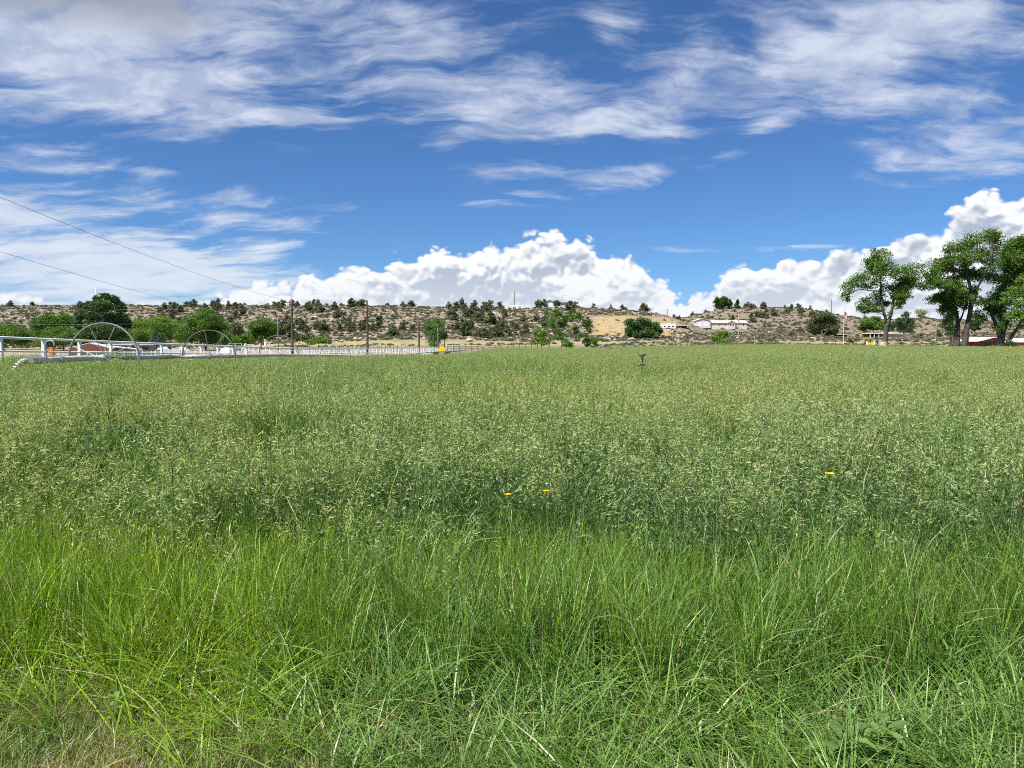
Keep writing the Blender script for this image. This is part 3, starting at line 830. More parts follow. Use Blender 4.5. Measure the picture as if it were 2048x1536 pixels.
# ---- trees in front of the mesa, left
tree('cottonwood_tree', 'big dark green tree rising above the mesa skyline behind the first irrigation wheel', 'tree', 210, 188,
     [(215, 593, 12, 8), (198, 598, 10, 7), (232, 600, 11, 8), (180, 612, 12, 10), (208, 612, 24, 13), (246, 615, 11, 10), (166, 632, 12, 10), (196, 636, 30, 15), (238, 636, 20, 14), (256, 648, 9, 12), (160, 652, 10, 12),
      (204, 660, 38, 15), (240, 668, 20, 14), (172, 672, 16, 12), (210, 682, 34, 12)], M_DARKT, 420, .32, subs=22, sig=.26, depth=.75)
tree('poplar_tree', 'green rounded tree at the left edge of the photo in front of the mesa', 'tree', 8, 192, [(0, 668, 44, 24), (38, 672, 26, 20), (-40, 665, 40, 26), (15, 655, 20, 14)], M_GREENT, 380, .30)
tree('poplar_tree', 'light green tree left of the big dark tree, with a dip in its top', 'tree', 105, 204, [(108, 645, 36, 17), (82, 655, 22, 18), (132, 640, 16, 14), (95, 638, 18, 10), (105, 668, 40, 16)], M_GREENT, 380, .30)
tree('poplar_tree', 'lower green tree between the light green tree and the big dark tree', 'tree', 128, 184, [(126, 668, 32, 18), (150, 676, 20, 16), (100, 682, 30, 12)], M_GREENT, 380, .30)
tree('elm_tree', 'yellow green tree right of the big dark tree, above the blue spruce', 'tree', 300, 198, [(288, 652, 26, 18), (318, 648, 28, 16), (345, 658, 22, 20), (300, 672, 40, 18), (275, 672, 20, 16)], M_COTB, 340, .30)
tree('elm_tree', 'broad dome shaped green tree behind the second irrigation wheel', 'tree', 412, 186,
     [(412, 640, 34, 18), (412, 624, 18, 9), (386, 658, 26, 22), (440, 655, 20, 22), (412, 668, 42, 22), (372, 672, 20, 16), (450, 672, 12, 16)], M_GREENT, 400, .30)
tree('desert_olive_tree', 'thin grey olive tree between the domed tree and the round green tree', 'tree', 474, 204, [(474, 656, 14, 14), (475, 670, 16, 12)], M_OLIVE, 130, .40, depth=.5)
tree('shrub', 'low green shrub under the thin grey olive tree', 'shrub', 480, 194, [(478, 682, 24, 9), (492, 676, 14, 8)], M_GREENT, 200, .36)
tree('elm_tree', 'compact round green tree left of the tall dark utility pole', 'tree', 524, 196, [(524, 648, 24, 12), (508, 660, 12, 14), (540, 658, 14, 14), (525, 670, 24, 16)], M_GREENT, 400, .30)
tree('shrub', 'bright green spreading bush right of the tall dark utility pole', 'shrub', 638, 200, [(640, 680, 20, 7), (622, 684, 14, 5), (655, 684, 10, 5)], M_COTB, 260, .34, depth=.5)
tree('shrub', 'dark purplish shrub beside the bright green spreading bush', 'shrub', 612, 205, [(612, 675, 9, 9)], M_DARKT, 200, .34)
def spruce(col, y, row_t, wpx, label):
    g = np.random.default_rng(9); x = (col - 1024) / 1538 * y; b = (x, y, tz(x, y)); root = empty('spruce_tree', b, label, 'tree')
    H = EYE + (683 - row_t) / 1538 * y - b[2]; W = wpx / 2 / 1538 * y
    n = 5200; t = g.uniform(0, 1, n) ** .8; rr = W * np.sin(np.pi * (1 - t) ** .85 * .52) * g.uniform(.75, 1.05, n); a = g.uniform(0, 2 * np.pi, n)
    P = np.stack([np.cos(a) * rr, np.sin(a) * rr, .15 + t * (H - .2)], -1); D = np.stack([np.cos(a), np.sin(a), g.normal(-.1, .3, n)], -1)
    V, F, M, r, s = diamonds(g, P, D, .26, .10, 0)
    link('crown', quads_mesh('crown', V, F, [M_SPRUCE], None, {'r': r, 's': r}), root)
    MB().tube([(0, 0, -.2), (0, 0, H * .6)], [.16, .06], 7).build('trunk', M_BARK, root)
spruce(314, 148, 664, 36, 'small blue green spruce behind the white fence, above the white trailers')
# ---- centre
tree('willow_tree', 'soft green upright tree beside the end of the white fence', 'tree', 870, 168,
     [(868, 646, 18, 11), (860, 662, 16, 15), (880, 660, 12, 14), (870, 680, 16, 13), (888, 672, 7, 9)], M_WILLOW, 210, .30, depth=.6)
tree('cottonwood_tree', 'light green tree with forked pale bare limbs in the centre, beyond the field', 'tree', 1136, 172,
     [(1108, 636, 16, 13), (1116, 624, 12, 8), (1102, 648, 12, 10), (1122, 655, 12, 14), (1118, 672, 16, 9), (1138, 628, 8, 9), (1143, 640, 7, 6), (1160, 632, 12, 9), (1172, 642, 9, 9), (1178, 656, 7, 10),
      (1152, 660, 12, 8), (1165, 668, 10, 8), (1130, 640, 8, 10)], M_COT, 150, .28, subs=9,
     trunk=[([(1121, 697), (1124, 685), (1120, 672), (1121, 660)], .26, .10, 0), ([(1134, 697), (1138, 680), (1146, 664), (1141, 650), (1136, 640)], .24, .07, 0),
            ([(1138, 680), (1150, 665), (1156, 652), (1164, 640)], .20, .06, 1)], bark=M_WBARK, depth=.5)
tree('shrub', 'bright green bush at the left foot of the pale limbed tree', 'shrub', 1083, 170, [(1080, 668, 14, 14), (1088, 682, 12, 9), (1070, 680, 8, 8)], M_COTB, 240, .28, depth=.6)
tree('shrub', 'dark green bush growing at the base of the pale limbed tree', 'shrub', 1132, 168, [(1132, 686, 12, 8), (1140, 690, 9, 6)], M_GREENT, 240, .26, depth=.6)
tree('shrub', 'rounded green bush right of the pale limbed tree', 'shrub', 1180, 172, [(1182, 680, 13, 9), (1172, 686, 9, 7), (1192, 688, 6, 6)], M_GREENT, 240, .28, depth=.6)
tree('shrub', 'large dark green thicket below the yellow grass slope', 'shrub', 1286, 247, [(1264, 652, 15, 14), (1284, 650, 16, 14), (1304, 652, 14, 13), (1316, 662, 8, 10), (1286, 666, 30, 10), (1258, 664, 8, 9)], M_DARKT, 230, .42, depth=.5)
tree('shrub', 'yellow green bush in front of the tan houses at the far edge of the field', 'shrub', 1442, 160, [(1440, 668, 14, 10), (1456, 668, 9, 7), (1428, 678, 10, 6), (1445, 680, 14, 7)], M_COTB, 220, .26, depth=.6)
tree('elm_tree', 'tall green tree standing on the ridge above the tan houses', 'tree', 1440, 440, [(1434, 602, 7, 7), (1446, 602, 8, 8), (1456, 606, 6, 8), (1440, 612, 12, 7)], M_DARKT, 200, .6)
tree('pine_tree', 'small dark pointed pine right of the tall ridge tree', 'tree', 1473, 440, [(1473, 605, 2.5, 5), (1473, 612, 6, 5), (1474, 616, 8, 3)], M_DARKT, 260, .5)
tree('mesquite_tree', 'wide dull green tree with a dark short trunk, left of the flagpole', 'tree', 1643, solve_y(1643, 676),
     [(1634, 634, 12, 9), (1650, 632, 14, 9), (1664, 642, 12, 10), (1625, 648, 12, 11), (1645, 650, 18, 12), (1668, 656, 10, 9), (1630, 662, 12, 7), (1655, 665, 14, 6), (1618, 660, 7, 7)], M_OLIVE, 260, .42, subs=12,
     trunk=[([(1642, 677), (1643, 668), (1640, 655)], .4, .15, 0), ([(1643, 670), (1655, 655)], .25, .1, 0)], depth=.6)
tree('juniper_tree', 'round dark juniper standing against the front of the white gabled house', 'juniper', 1113, 326, [(1112, 606, 6, 6), (1117, 609, 4, 5)], M_OLIVE, 200, .4, depth=.6)
tree('pine_tree', 'dark pointed tree at the left end of the white gabled house', 'tree', 1088, 330, [(1089, 602, 2.5, 4), (1088, 609, 5, 5)], M_DARKT, 200, .4, depth=.6)
tree('juniper_tree', 'dark juniper at the right end of the white gabled house', 'juniper', 1140, 328, [(1141, 607, 5, 5)], M_DARKT, 200, .4, depth=.6)
# ---- right: cottonwoods on the field edge
CY = 138
tree('cottonwood_tree', 'tall open cottonwood with forked trunk, leftmost of the big trees on the right', 'tree', 1769, CY,
     [(1752, 508, 15, 9), (1742, 522, 15, 8), (1762, 524, 14, 9), (1738, 543, 19, 9), (1718, 556, 16, 8), (1703, 570, 14, 8), (1689, 584, 9, 11), (1728, 572, 13, 6), (1758, 545, 13, 8), (1778, 542, 14, 9),
      (1798, 548, 17, 12), (1822, 540, 17, 11), (1803, 565, 12, 8), (1750, 564, 10, 7), (1768, 574, 8, 6), (1826, 562, 13, 9), (1734, 605, 16, 8), (1754, 602, 11, 8), (1718, 615, 8, 5), (1745, 618, 14, 6), (1777, 628, 5, 5),
      (1806, 596, 10, 7), (1790, 575, 8, 6), (1692, 600, 4, 7)], M_COT, 150, .27, subs=16, sig=.36, fat=1.28, fill=280,
     trunk=[([(1768, 696), (1770, 668), (1771, 652), (1775, 642)], .46, .34, 0), ([(1772, 645), (1764, 622), (1758, 592), (1757, 562), (1752, 532), (1753, 515)], .30, .07, 1.5),
            ([(1775, 645), (1780, 625), (1783, 608), (1788, 592), (1802, 578), (1812, 560)], .30, .08, -1.5), ([(1782, 612), (1796, 603), (1810, 595), (1822, 575)], .20, .07, -3),
            ([(1785, 603), (1776, 590), (1768, 580)], .12, .06, 2), ([(1758, 583), (1738, 582), (1715, 580), (1698, 586)], .14, .04, 1)], depth=.45)
tree('cottonwood_tree', 'tallest cottonwood with two thick grey trunks, second of the big trees on the right', 'tree', 1921, CY + 2,
     [(1896, 500, 14, 11), (1918, 492, 15, 11), (1940, 484, 16, 11), (1966, 476, 18, 11), (1975, 466, 12, 5), (1984, 492, 12, 12), (1904, 522, 16, 10), (1930, 516, 18, 12), (1958, 512, 18, 13), (1978, 528, 13, 14),
      (1888, 540, 14, 9), (1868, 530, 14, 8), (1850, 545, 14, 10), (1866, 556, 14, 9), (1884, 568, 14, 9), (1904, 572, 15, 11), (1936, 552, 16, 11), (1960, 552, 13, 11), (1882, 594, 14, 9), (1862, 600, 10, 8), (1900, 605, 13, 12),
      (1896, 630, 10, 13), (1893, 652, 9, 13), (1952, 604, 9, 8), (1956, 632, 9, 12), (1878, 618, 6, 8), (1915, 548, 12, 10), (1940, 580, 10, 7), (1845, 572, 12, 7), (1926, 598, 11, 9), (1916, 586, 12, 9), (1922, 612, 9, 8)], M_COT, 160, .27, subs=17, sig=.36, fat=1.32, fill=480,
     trunk=[([(1912, 694), (1912, 668), (1913, 645), (1908, 620), (1898, 590), (1890, 560)], .62, .12, 1.5), ([(1927, 694), (1931, 662), (1937, 625), (1940, 598), (1934, 570), (1926, 540), (1925, 510)], .62, .10, -1),
            ([(1939, 598), (1952, 572), (1966, 545), (1976, 515)], .26, .07, -3), ([(1936, 580), (1915, 570), (1888, 558), (1862, 560), (1842, 572)], .20, .06, 2), ([(1913, 650), (1922, 630), (1928, 605)], .2, .1, 2)], depth=.45)
tree('cottonwood_tree', 'leaning multi trunk cottonwood, third of the big trees on the right', 'tree', 2008, CY + 4,
     [(2004, 505, 15, 13), (2022, 492, 14, 12), (2044, 482, 14, 13), (2008, 532, 15, 12), (2036, 516, 16, 15), (2014, 560, 15, 12), (2040, 552, 16, 14), (1986, 556, 12, 12), (1992, 585, 14, 12), (1976, 606, 10, 9), (2010, 604, 13, 12),
      (2040, 590, 16, 14), (2064, 545, 18, 26), (2068, 500, 18, 16), (2040, 625, 14, 12), (1985, 632, 9, 11), (2012, 640, 9, 11), (2076, 600, 18, 22), (1996, 655, 7, 9)], M_COT, 160, .27, subs=17, sig=.36, fat=1.32, fill=480,
     trunk=[([(2000, 696), (1996, 668), (1988, 645), (1970, 615), (1954, 592)], .50, .12, -1), ([(2004, 696), (2002, 655), (1998, 625), (2004, 588), (2012, 550), (2020, 515)], .42, .09, 1.5),
            ([(2008, 696), (2022, 672), (2036, 650), (2052, 620)], .45, .12, 1), ([(2002, 690), (2008, 660), (2014, 640)], .3, .12, 2)], depth=.45)
tree('shrub', 'small dark shrub at the foot of the leaning cottonwood', 'shrub', 2022, CY - 1, [(2020, 686, 8, 6), (2030, 688, 6, 5)], M_DARKT, 200, .22, depth=.4)
tree('elm_tree', 'bright yellow green leafy tree reaching in from the right edge', 'tree', 2112, 92,
     [(2030, 582, 17, 10), (2046, 560, 16, 12), (2012, 604, 16, 9), (2038, 606, 18, 12), (2004, 590, 9, 6), (2026, 628, 17, 10), (2048, 632, 16, 14), (2062, 590, 18, 20), (2070, 545, 22, 16), (2090, 580, 26, 40), (2080, 640, 24, 18),
      (2050, 652, 14, 8), (2100, 520, 26, 24), (2120, 600, 36, 50)], M_COTB, 300, .20, subs=16, sig=.34, depth=.5, trunk=[([(2112, 720), (2110, 660), (2106, 600), (2100, 550)], .35, .12, 0)])
tree('juniper_tree', 'dense blue green upright tree between the first and second big cottonwoods', 'tree', 1806, solve_y(1806, 683),
     [(1808, 632, 8, 9), (1800, 645, 12, 11), (1818, 645, 10, 10), (1808, 655, 17, 10), (1796, 640, 5, 7)], foliage_mat('cedar_leaf', (.045, .085, .035), (.085, .135, .06), .2), 260, .28, depth=.6,
     trunk=[([(1806, 684), (1806, 672), (1806, 658)], .26, .14, 0)])
tree('elm_tree', 'pale yellow green tree on the ridge seen between the big cottonwoods', 'tree', 1839, 455, [(1834, 624, 6, 7), (1845, 624, 7, 6), (1840, 632, 8, 6)], M_PALE, 40, .6)
tree('elm_tree', 'dark green tree mass behind the trunk of the leftmost cottonwood', 'tree', 1745, 300, [(1730, 646, 12, 8), (1748, 642, 12, 8), (1765, 650, 12, 8), (1722, 656, 8, 6), (1745, 654, 22, 6)], M_GREENT, 200, .5)
tree('shrub', 'dark green shrub row right of the leftmost cottonwood trunk', 'shrub', 1788, 290, [(1785, 650, 10, 7), (1778, 658, 12, 5)], M_DARKT, 200, .45)
tree('shrub', 'dark green leafy thicket behind the two thick grey trunks', 'shrub', 1900, 175, [(1895, 640, 8, 14), (1945, 640, 12, 16), (1898, 660, 8, 12), (1950, 655, 8, 8)], M_DARKT, 200, .34, depth=.4)
tree('shrub', 'twiggy olive shrub right of the flagpole', 'shrub', 1704, 150, [(1704, 682, 7, 5), (1698, 678, 4, 4), (1711, 679, 4, 4)], M_OLIVE, 150, .2, depth=.4)
tree('shrub', 'dark shrub beside the yellow tractor', 'shrub', 1752, 152, [(1752, 680, 4, 7)], M_OLIVE, 200, .2, depth=.4)
tree('shrub', 'small dark round shrub at the foot of the third utility pole', 'shrub', 839, 140, [(839, 697, 4, 3)], M_DARKT, 200, .2)

# ------------------------------------------------------------------ junipers of the hills: every one a thing of its own
def jun_col(t):
    r = N(t, attr(t, 'r').outputs['Fac']); s = N(t, attr(t, 's').outputs['Fac'])
    oi = t.nodes.new('ShaderNodeObjectInfo'); q = N(t, oi.outputs['Random'])
    c = mix(t, (r * .5 + s * .5), (.068, .090, .038), (.145, .165, .075))
    return mix(t, q.ss(.55, .95), c, mix(t, r, (.10, .105, .055), (.18, .185, .11)))
M_JUN = leaf_shader('juniper_leaf', jun_col, .12, .6, .2)
def juniper_mesh(i):
    g = np.random.default_rng(300 + i)
    cl = []
    k = g.integers(3, 7)
    for _ in range(k):
        a = g.uniform(0, 6.28); r = g.uniform(.1, .55)
        cl.append(((math.cos(a) * r, math.sin(a) * r, g.uniform(.45, 1.35)), (g.uniform(.4, .75), g.uniform(.4, .75), g.uniform(.35, .7))))
    cl.append(((0, 0, .55), (.95, .95, .5))); cl.append(((g.normal(0, .2), 0, 1.6), (.4, .4, .5)))
    V, F, r, s = leaf_cloud(g, cl, 170, .26, subs=10, sig=.30)
    V[:, 2] = np.maximum(V[:, 2], -.05)
    me = quads_mesh('juniper', V, F, [M_JUN], None, {'r': r, 's': s})
    return me
JM = [juniper_mesh(i) for i in range(10)]
gj = np.random.default_rng(77)
def dens_at(col, row):
    """how thickly the photograph shows junipers there"""
    d = .55
    d += .5 * np.exp(-((row - 615) / 7) ** 2)
    if 560 < col < 700: d += .35
    if 740 < col < 900 and row < 660: d *= .30
    if 900 < col < 1050: d += .5
    if 1180 < col < 1345 and row > 628: d = .02
    if 1050 < col < 1180: d += .1
    if 1340 < col < 1640 and row < 640: d += .8
    if row > 655 and 440 < col < 1050: d += .55
    if row > 650 and col > 1180: d *= .12
    if col < 160: d *= .35
    if 1690 < col: d *= .6
    return d
cand = []
while len(cand) < 285:
    col = gj.uniform(-40, 2060); y = gj.uniform(236, 345) if gj.uniform() < .62 or col < 1340 else gj.uniform(350, 462)
    x = (col - 1024) / 1538 * y; z = tz(x, y); row = 683 - (z - EYE) * 1538 / y
    if gj.uniform() > dens_at(col, row) / 1.5: continue
    if 1316 < col < 1500 and 285 < y < 350: continue
    if 1005 < col < 1050 and row < 622 or 1080 < col < 1150 and row < 620: continue
    if 1700 < col < 1800 and 255 < y < 330: continue
    cand.append((col, y, x, z, row))
cand.sort()
MARKS = [(60, 'poplar at the left edge'), (150, 'light green poplar'), (268, 'big dark cottonwood'), (365, 'yellow green elm'), (460, 'domed green tree'), (555, 'compact round tree'),
         (660, 'tallest dark pole'), (790, 'plain dark pole'), (900, 'soft green willow'), (975, 'pale rock'), (1065, 'ridge motorhome'), (1190, 'pale limbed tree'), (1335, 'dark green thicket'),
         (1416, 'tan garage'), (1500, 'pinkish roofed house'), (1610, 'dark slope pole'), (1700, 'wide dull tree'), (1870, 'leftmost big cottonwood'), (9999, 'two thick trunks')]
ORD = ['leftmost', 'second from left', 'third from left', 'fourth from left', 'fifth from left', 'sixth from left', 'seventh from left', 'eighth from left', 'ninth from left', 'tenth from left',
       'eleventh from left', 'twelfth from left', 'thirteenth from left', 'fourteenth from left', 'fifteenth from left', 'sixteenth from left', 'seventeenth from left', 'eighteenth from left', 'nineteenth from left', 'twentieth from left']
def jkey(col, row, y):
    w = next(n_ for c_, n_ in MARKS if col < c_)
    crest = float(np.interp(col, HA[:, 0], HA[:, 2])) if y < 349 else float(np.interp(col, HB[:, 0], HB[:, 2]))
    return w, ('skyline' if row < crest + 5 else 'upper' if row < crest + 20 else 'middle' if row < crest + 40 else 'lower')
seen = {}
for i, (col, y, x, z, row) in enumerate(cand):
    o = bpy.data.objects.new('juniper_tree', JM[int(gj.integers(0, 10))])
    s = gj.uniform(.85, 1.75) * (1.15 if 900 < col < 1060 or row > 655 else 1.0) * (1.1 if y > 350 else 1)
    o.location = (x, y, z - .1); o.scale = (s * gj.uniform(.9, 1.25), s * gj.uniform(.9, 1.2), s * gj.uniform(.8, 1.2)); o.rotation_euler = (0, 0, gj.uniform(0, 6.28))
    COL.objects.link(o); w, tier = jkey(col, row, y); k = seen[(w, tier)] = seen.get((w, tier), -1) + 1
    tag(o, '%s slope juniper, %s, behind the %s' % (tier, ORD[min(k, 19)], w) if tier != 'skyline' else 'skyline juniper, %s, above the %s' % (ORD[min(k, 19)], w), 'juniper', 'junipers behind the ' + w)

# ---- countless sagebrush and rocks of the hills and the dry flat (stuff)
def sage_cols(a, b):
    def f(t):
        r = N(t, attr(t, 'r').outputs['Fac']); hue = N(t, attr(t, 'hue', 'INSTANCER').outputs['Fac'])
        return mix(t, hue, mix(t, r, (.065, .080, .038), (.135, .15, .075)), mix(t, r, a, b))
    return f
M_SAGE = leaf_shader('sagebrush', sage_cols((.20, .19, .13), (.36, .33, .24)), .1, .7, .1)
def sage_parts(g):
    out = []
    for _ in range(3):
        n = 60; a = g.uniform(0, 6.28, n); e = g.uniform(.1, 1.5, n); c = g.normal(0, .25, 3) * np.array([1, 1, 0])
        D = np.stack([np.cos(a) * np.cos(e), np.sin(a) * np.cos(e), np.sin(e)], -1); P = c + D * g.uniform(.1, .4, (n, 1))
        V, F, M, r, s = diamonds(g, P, D + g.normal(0, .4, (n, 3)), .26, .14, 0); out.append([V, F, M, r, s])
    return out
cs = bpy.data.collections.new('sagebrush')
for i in range(5):
    V, F, M, r, s = merge(sage_parts(np.random.default_rng(50 + i))); o = bpy.data.objects.new('sagebrush_%02d' % i, quads_mesh('sagebrush', V, F, [M_SAGE], None, {'r': r, 's': s})); cs.objects.link(o)
M_ROCK = solid('sandstone', (.42, .36, .29), .95, var=.3, scale=.8, bump=.5)
cr = bpy.data.collections.new('rocks')
for i in range(4):
    bm = bmesh.new(); bmesh.ops.create_icosphere(bm, subdivisions=2, radius=.5)
    for v in bm.verts:
        h = vnoise(v.co.x * 3 + i * 7, v.co.y * 3 + v.co.z * 2, i); v.co *= .6 + .7 * float(h); v.co.z *= .6
    me = bpy.data.meshes.new('rock'); bm.to_mesh(me); bm.free(); me.materials.append(M_ROCK); o = bpy.data.objects.new('rock_%02d' % i, me); cr.objects.link(o)
def hill_points(n, y0, y1, f=None):
    y = gj.uniform(y0, y1, n); u = gj.uniform(-.85, .85, n); x = u * y; z = terrain_z(x, y); col = 1024 + 1538 * u; row = 683 - (z - EYE) * 1538 / y
    k = np.ones(n, bool) if f is None else f(x, y, z, col, row); return x[k], y[k], z[k]
def sc(name, coll, nv, pts, s0, s1, hue, label, cat, flat=1.0):
    x, y, z = pts; n = len(x); s = gj.uniform(s0, s1, n) * gj.uniform(.7, 1.2, n)
    o = scatter(name, coll, np.stack([x, y, z], -1), np.stack([x * 0, x * 0, gj.uniform(0, 6.28, n)], -1), np.stack([s, s, s * flat], -1), gj.integers(0, nv, n), hue(n)); o['label'] = label; o['category'] = cat
nyel = lambda x, y, z, col, row: ~((col > 1175) & (col < 1345) & (row > 632) & (row < 672)) & ~((col > 1310) & (col < 1500) & (y > 285) & (y < 350)) | (gj.uniform(0, 1, len(x)) < .06)
sc('sagebrush', cs, 5, hill_points(19000, 232, 348, nyel), .55, 1.5, lambda n: gj.uniform(0, 1, n), 'grey green sagebrush dotting the dry mesa slopes', 'sagebrush', .75)
sc('ridge_scrub', cs, 5, hill_points(6000, 350, 462, lambda x, y, z, col, row: col > 1300), .8, 2.0, lambda n: gj.uniform(0, .8, n), 'grey green scrub covering the farther ridge on the right', 'scrub', .75)
sc('flat_scrub', cs, 5, hill_points(5200, 158, 262, lambda x, y, z, col, row: (fbm(x * .05, y * .12, 8, 3) > .47) & ((col > 1180) | (y > 205))), .5, 1.35, lambda n: gj.uniform(0, .9, n), 'low pale scrub on the dry flat beyond the field', 'scrub', .7)
sc('hill_rocks', cr, 4, hill_points(8000, 232, 345, nyel), .4, 1.3, lambda n: gj.uniform(0, 1, n), 'pale sandstone rocks strewn over the mesa slopes', 'rocks')
# ================================================================== built things
M_WHITE = solid('white_paint', (.78, .78, .76), .5, var=.06, scale=1.5)
M_WROOF = solid('pale_roofing', (.74, .72, .68), .5, var=.08, scale=2)
M_TAN = solid('tan_siding', (.50, .44, .36), .8, var=.06, scale=2)
M_CREAM = solid('cream_siding', (.62, .57, .49), .8, var=.06, scale=2)
M_BRICK = solid('red_brick', (.40, .22, .15), .9, var=.25, scale=9)
M_RED = solid('barn_red', (.42, .075, .05), .75, var=.15, scale=2)
M_PINKROOF = solid('pinkish_roofing', (.62, .54, .48), .7, var=.08, scale=2)
M_GLASS = solid('dark_window', (.03, .035, .04), .15, var=.2)
M_DOORW = solid('garage_door_white', (.76, .75, .73), .5, var=.03)
M_POLE = solid('utility_pole_wood', (.085, .060, .045), .9, var=.35, scale=5)
M_POLET = solid('weathered_pole_wood', (.33, .25, .18), .9, var=.3, scale=5)
M_POLEG = solid('grey_pole_wood', (.22, .20, .18), .9, var=.3, scale=5)
M_GALV = solid('galvanised_metal', (.48, .47, .44), .45, .6, var=.18, scale=9)
M_PIPE = solid('dull_aluminium', (.56, .55, .51), .6, .15, var=.16, scale=7)
M_RUST = solid('brown_steel_rim', (.27, .23, .18), .6, .4, var=.3, scale=8)
M_DARKM = solid('dark_metal', (.05, .05, .055), .5, .3, var=.2)
M_YEL = solid('yellow_paint', (.80, .55, .02), .4, var=.1)
M_ORANGE = solid('orange_plastic', (.75, .14, .03), .5, var=.1)
M_BLUE = solid('blue_panel', (.25, .42, .55), .5, var=.15)
M_BLACKR = solid('black_rubber', (.03, .03, .03), .8, var=.3)
M_RAILB = solid('dark_fence_wood', (.085, .058, .045), .9, var=.35, scale=4)
M_TPOST = solid('rusty_fence_post', (.10, .075, .055), .85, var=.3, scale=5)
M_BRASS = solid('dull_brass', (.20, .17, .11), .5, .5, var=.3)
M_WIRE = solid('wire', (.22, .22, .23), .5, .5, var=.05)
M_ROAD = solid('pale_road', (.50, .46, .42), .9, var=.08, scale=.2)

# ---- road behind the field on the right
def road():
    V, F = [], []
    cols = np.linspace(1585, 2500, 120)
    ys = [solve_y(c, 677.5 - .5 * min(1, (c - 1585) / 200), 160, 340) for c in cols]
    ys = np.convolve(np.pad(ys, 6, mode='edge'), np.ones(13) / 13, 'valid')
    for c, y in zip(cols, ys):
        for d in (-2.6, 2.6):
            x = (c - 1024) / 1538 * (y + d); V.append((x, y + d, tz(x, y + d) + .22))
    for i in range(len(cols) - 1): F.append((2 * i, 2 * i + 2, 2 * i + 3, 2 * i + 1))
    m = MB(); m.add(V, F); o = m.build('road', M_ROAD); o['kind'] = 'structure'
road()

# ---- white rail fence running away on the left
def fx(y): return .0138 * y - 18.3
root = empty('rail_fence', (fx(22), 22, tz(fx(22), 22)), 'long white pipe rail fence running away along the left side of the hay field', 'fence')
b0 = root.location.copy()
ys = [22.2 + 2.4 * i for i in range(66)]
tops = []
for y in ys:
    x = fx(y); zt = float(np.interp(y, [22, 27, 40, 63, 100, 180], [1.78, 1.74, 1.46, 1.02, .70, .28])); tops.append(zt)
    MB().box((-.055, -.055, -.1), (.055, .055, zt - tz(x, y) + .02)).build('post', M_WHITE, root, loc=Vector((x, y, tz(x, y))) - b0)
for k, dz in enumerate((0, -.48, -.92)):
    m = MB(); m.tube([(fx(y) - b0.x + .06 * (k > 0), y - b0.y, t + dz - b0.z) for y, t in zip(ys, tops)], .048 if k == 0 else .034, 6, 1)
    m.build('rail', M_WHITE, root)
def cross_fence(label, c0, c1, y0, y1, n, h, rails, m_, w=.1, group=None, thick=.06, name='rail_fence', mr=None, sink=.0):
    x0, x1 = (c0 - 1024) / 1538 * y0, (c1 - 1024) / 1538 * y1
    root = empty(name, (x0, y0, tz(x0, y0)), label, 'fence', group); b = root.location.copy(); P = []
    for i in range(n):
        t = i / (n - 1); x = x0 + (x1 - x0) * t; y = y0 + (y1 - y0) * t; z = tz(x, y); P.append(Vector((x, y, z)) - b)
        hh = h * rnd.uniform(.93, 1.07)
        MB().box((-w / 2, -w / 2, -.15), (w / 2, w / 2, hh)).build('post', m_, root, loc=P[-1] - Vector((0, 0, sink)))
    for r in rails:
        m = MB(); m.tube([p + Vector((0, w / 2 + thick / 2, r - sink)) for p in P], thick / 2, 5, 1); m.build('rail' if thick > .03 else 'wire', mr or m_, root)
    return root
cross_fence('lower white rail fence across the corral behind the long white fence', -60, 640, 88, 100, 40, 1.35, (1.3, .85, .4), M_WHITE, .08, thick=.05)
cross_fence('white rail fence curving past the foot of the dark poles to the willow', 610, 905, 112, 165, 34, 1.25, (1.2, .8, .4), M_WHITE, .12, thick=.08)
cross_fence('dark wire fence along the dirt strip below the mesa, left of centre', 585, 860, 168, 176, 34, 1.3, (1.15, .8, .45), M_TPOST, .10, thick=.025, name='wire_fence')
cross_fence('dark post and rail fence beyond the field, between willow and pale limbed tree', 895, 1075, 172, 170, 16, 1.2, (1.1, .6), M_RAILB, .12, thick=.09)
cross_fence('thin wire fence with rusty posts along the far edge of the field, centre to right', 1232, 1625, 153.5, 153, 34, 1.3, (1.15, .8, .45), M_TPOST, .09, thick=.02, name='wire_fence')
cross_fence('dark wooden rail fence along the far field edge under the big cottonwoods', 1615, 2090, 151, 118, 40, 1.15, (1.05, .62), M_RAILB, .12, thick=.10)
cross_fence('faded pale rail fence in front of the flagpole yard', 1596, 1675, 158, 156, 9, 1.15, (1.05, .6), M_POLEG, .1, thick=.07)

# ---- wheel line (side roll irrigation line)
wy = [(20.7, 208), (27.2, 418), (36.3, 558), (48, 671), (60, 742), (73, 786), (86, 816), (99, 838)]
pipe_pts = [(75, 17.6)] + [(c, y) for y, c in wy] + [(856, 108), (884, 116)]
def wl_pos(c, y):
    x = (c - 1024) / 1538 * y; return Vector((x, y, tz(x, y) + .99))
root = empty('wheel_line', (wl_pos(208, 20.7).x, 20.7, tz(wl_pos(208, 20.7).x, 20.7)), 'wheeled irrigation line, a long pale pipe on big open spoked wheels in the hay', 'irrigation line')
b0 = root.location.copy()
PP = [wl_pos(c, y) - b0 for c, y in pipe_pts]
PP[0].z = (1.6 - (721 - 683) * 17.6 / 1538) - b0.z
PP.append(Vector((-7.5 - b0.x, 150 - b0.y, tz(-7.5, 150) + 1.05 - b0.z)))
m = MB(); m.tube(PP, .068, 10, 5); m.build('pipe', M_PIPE, root, smooth=True)
d0 = (PP[1] - PP[0]).normalized()
cp = MB(); cp.tube([PP[0] - d0 * .30, PP[0] - d0 * .02, PP[0] + d0 * .35], [.085, .09, .08], 10, 1)
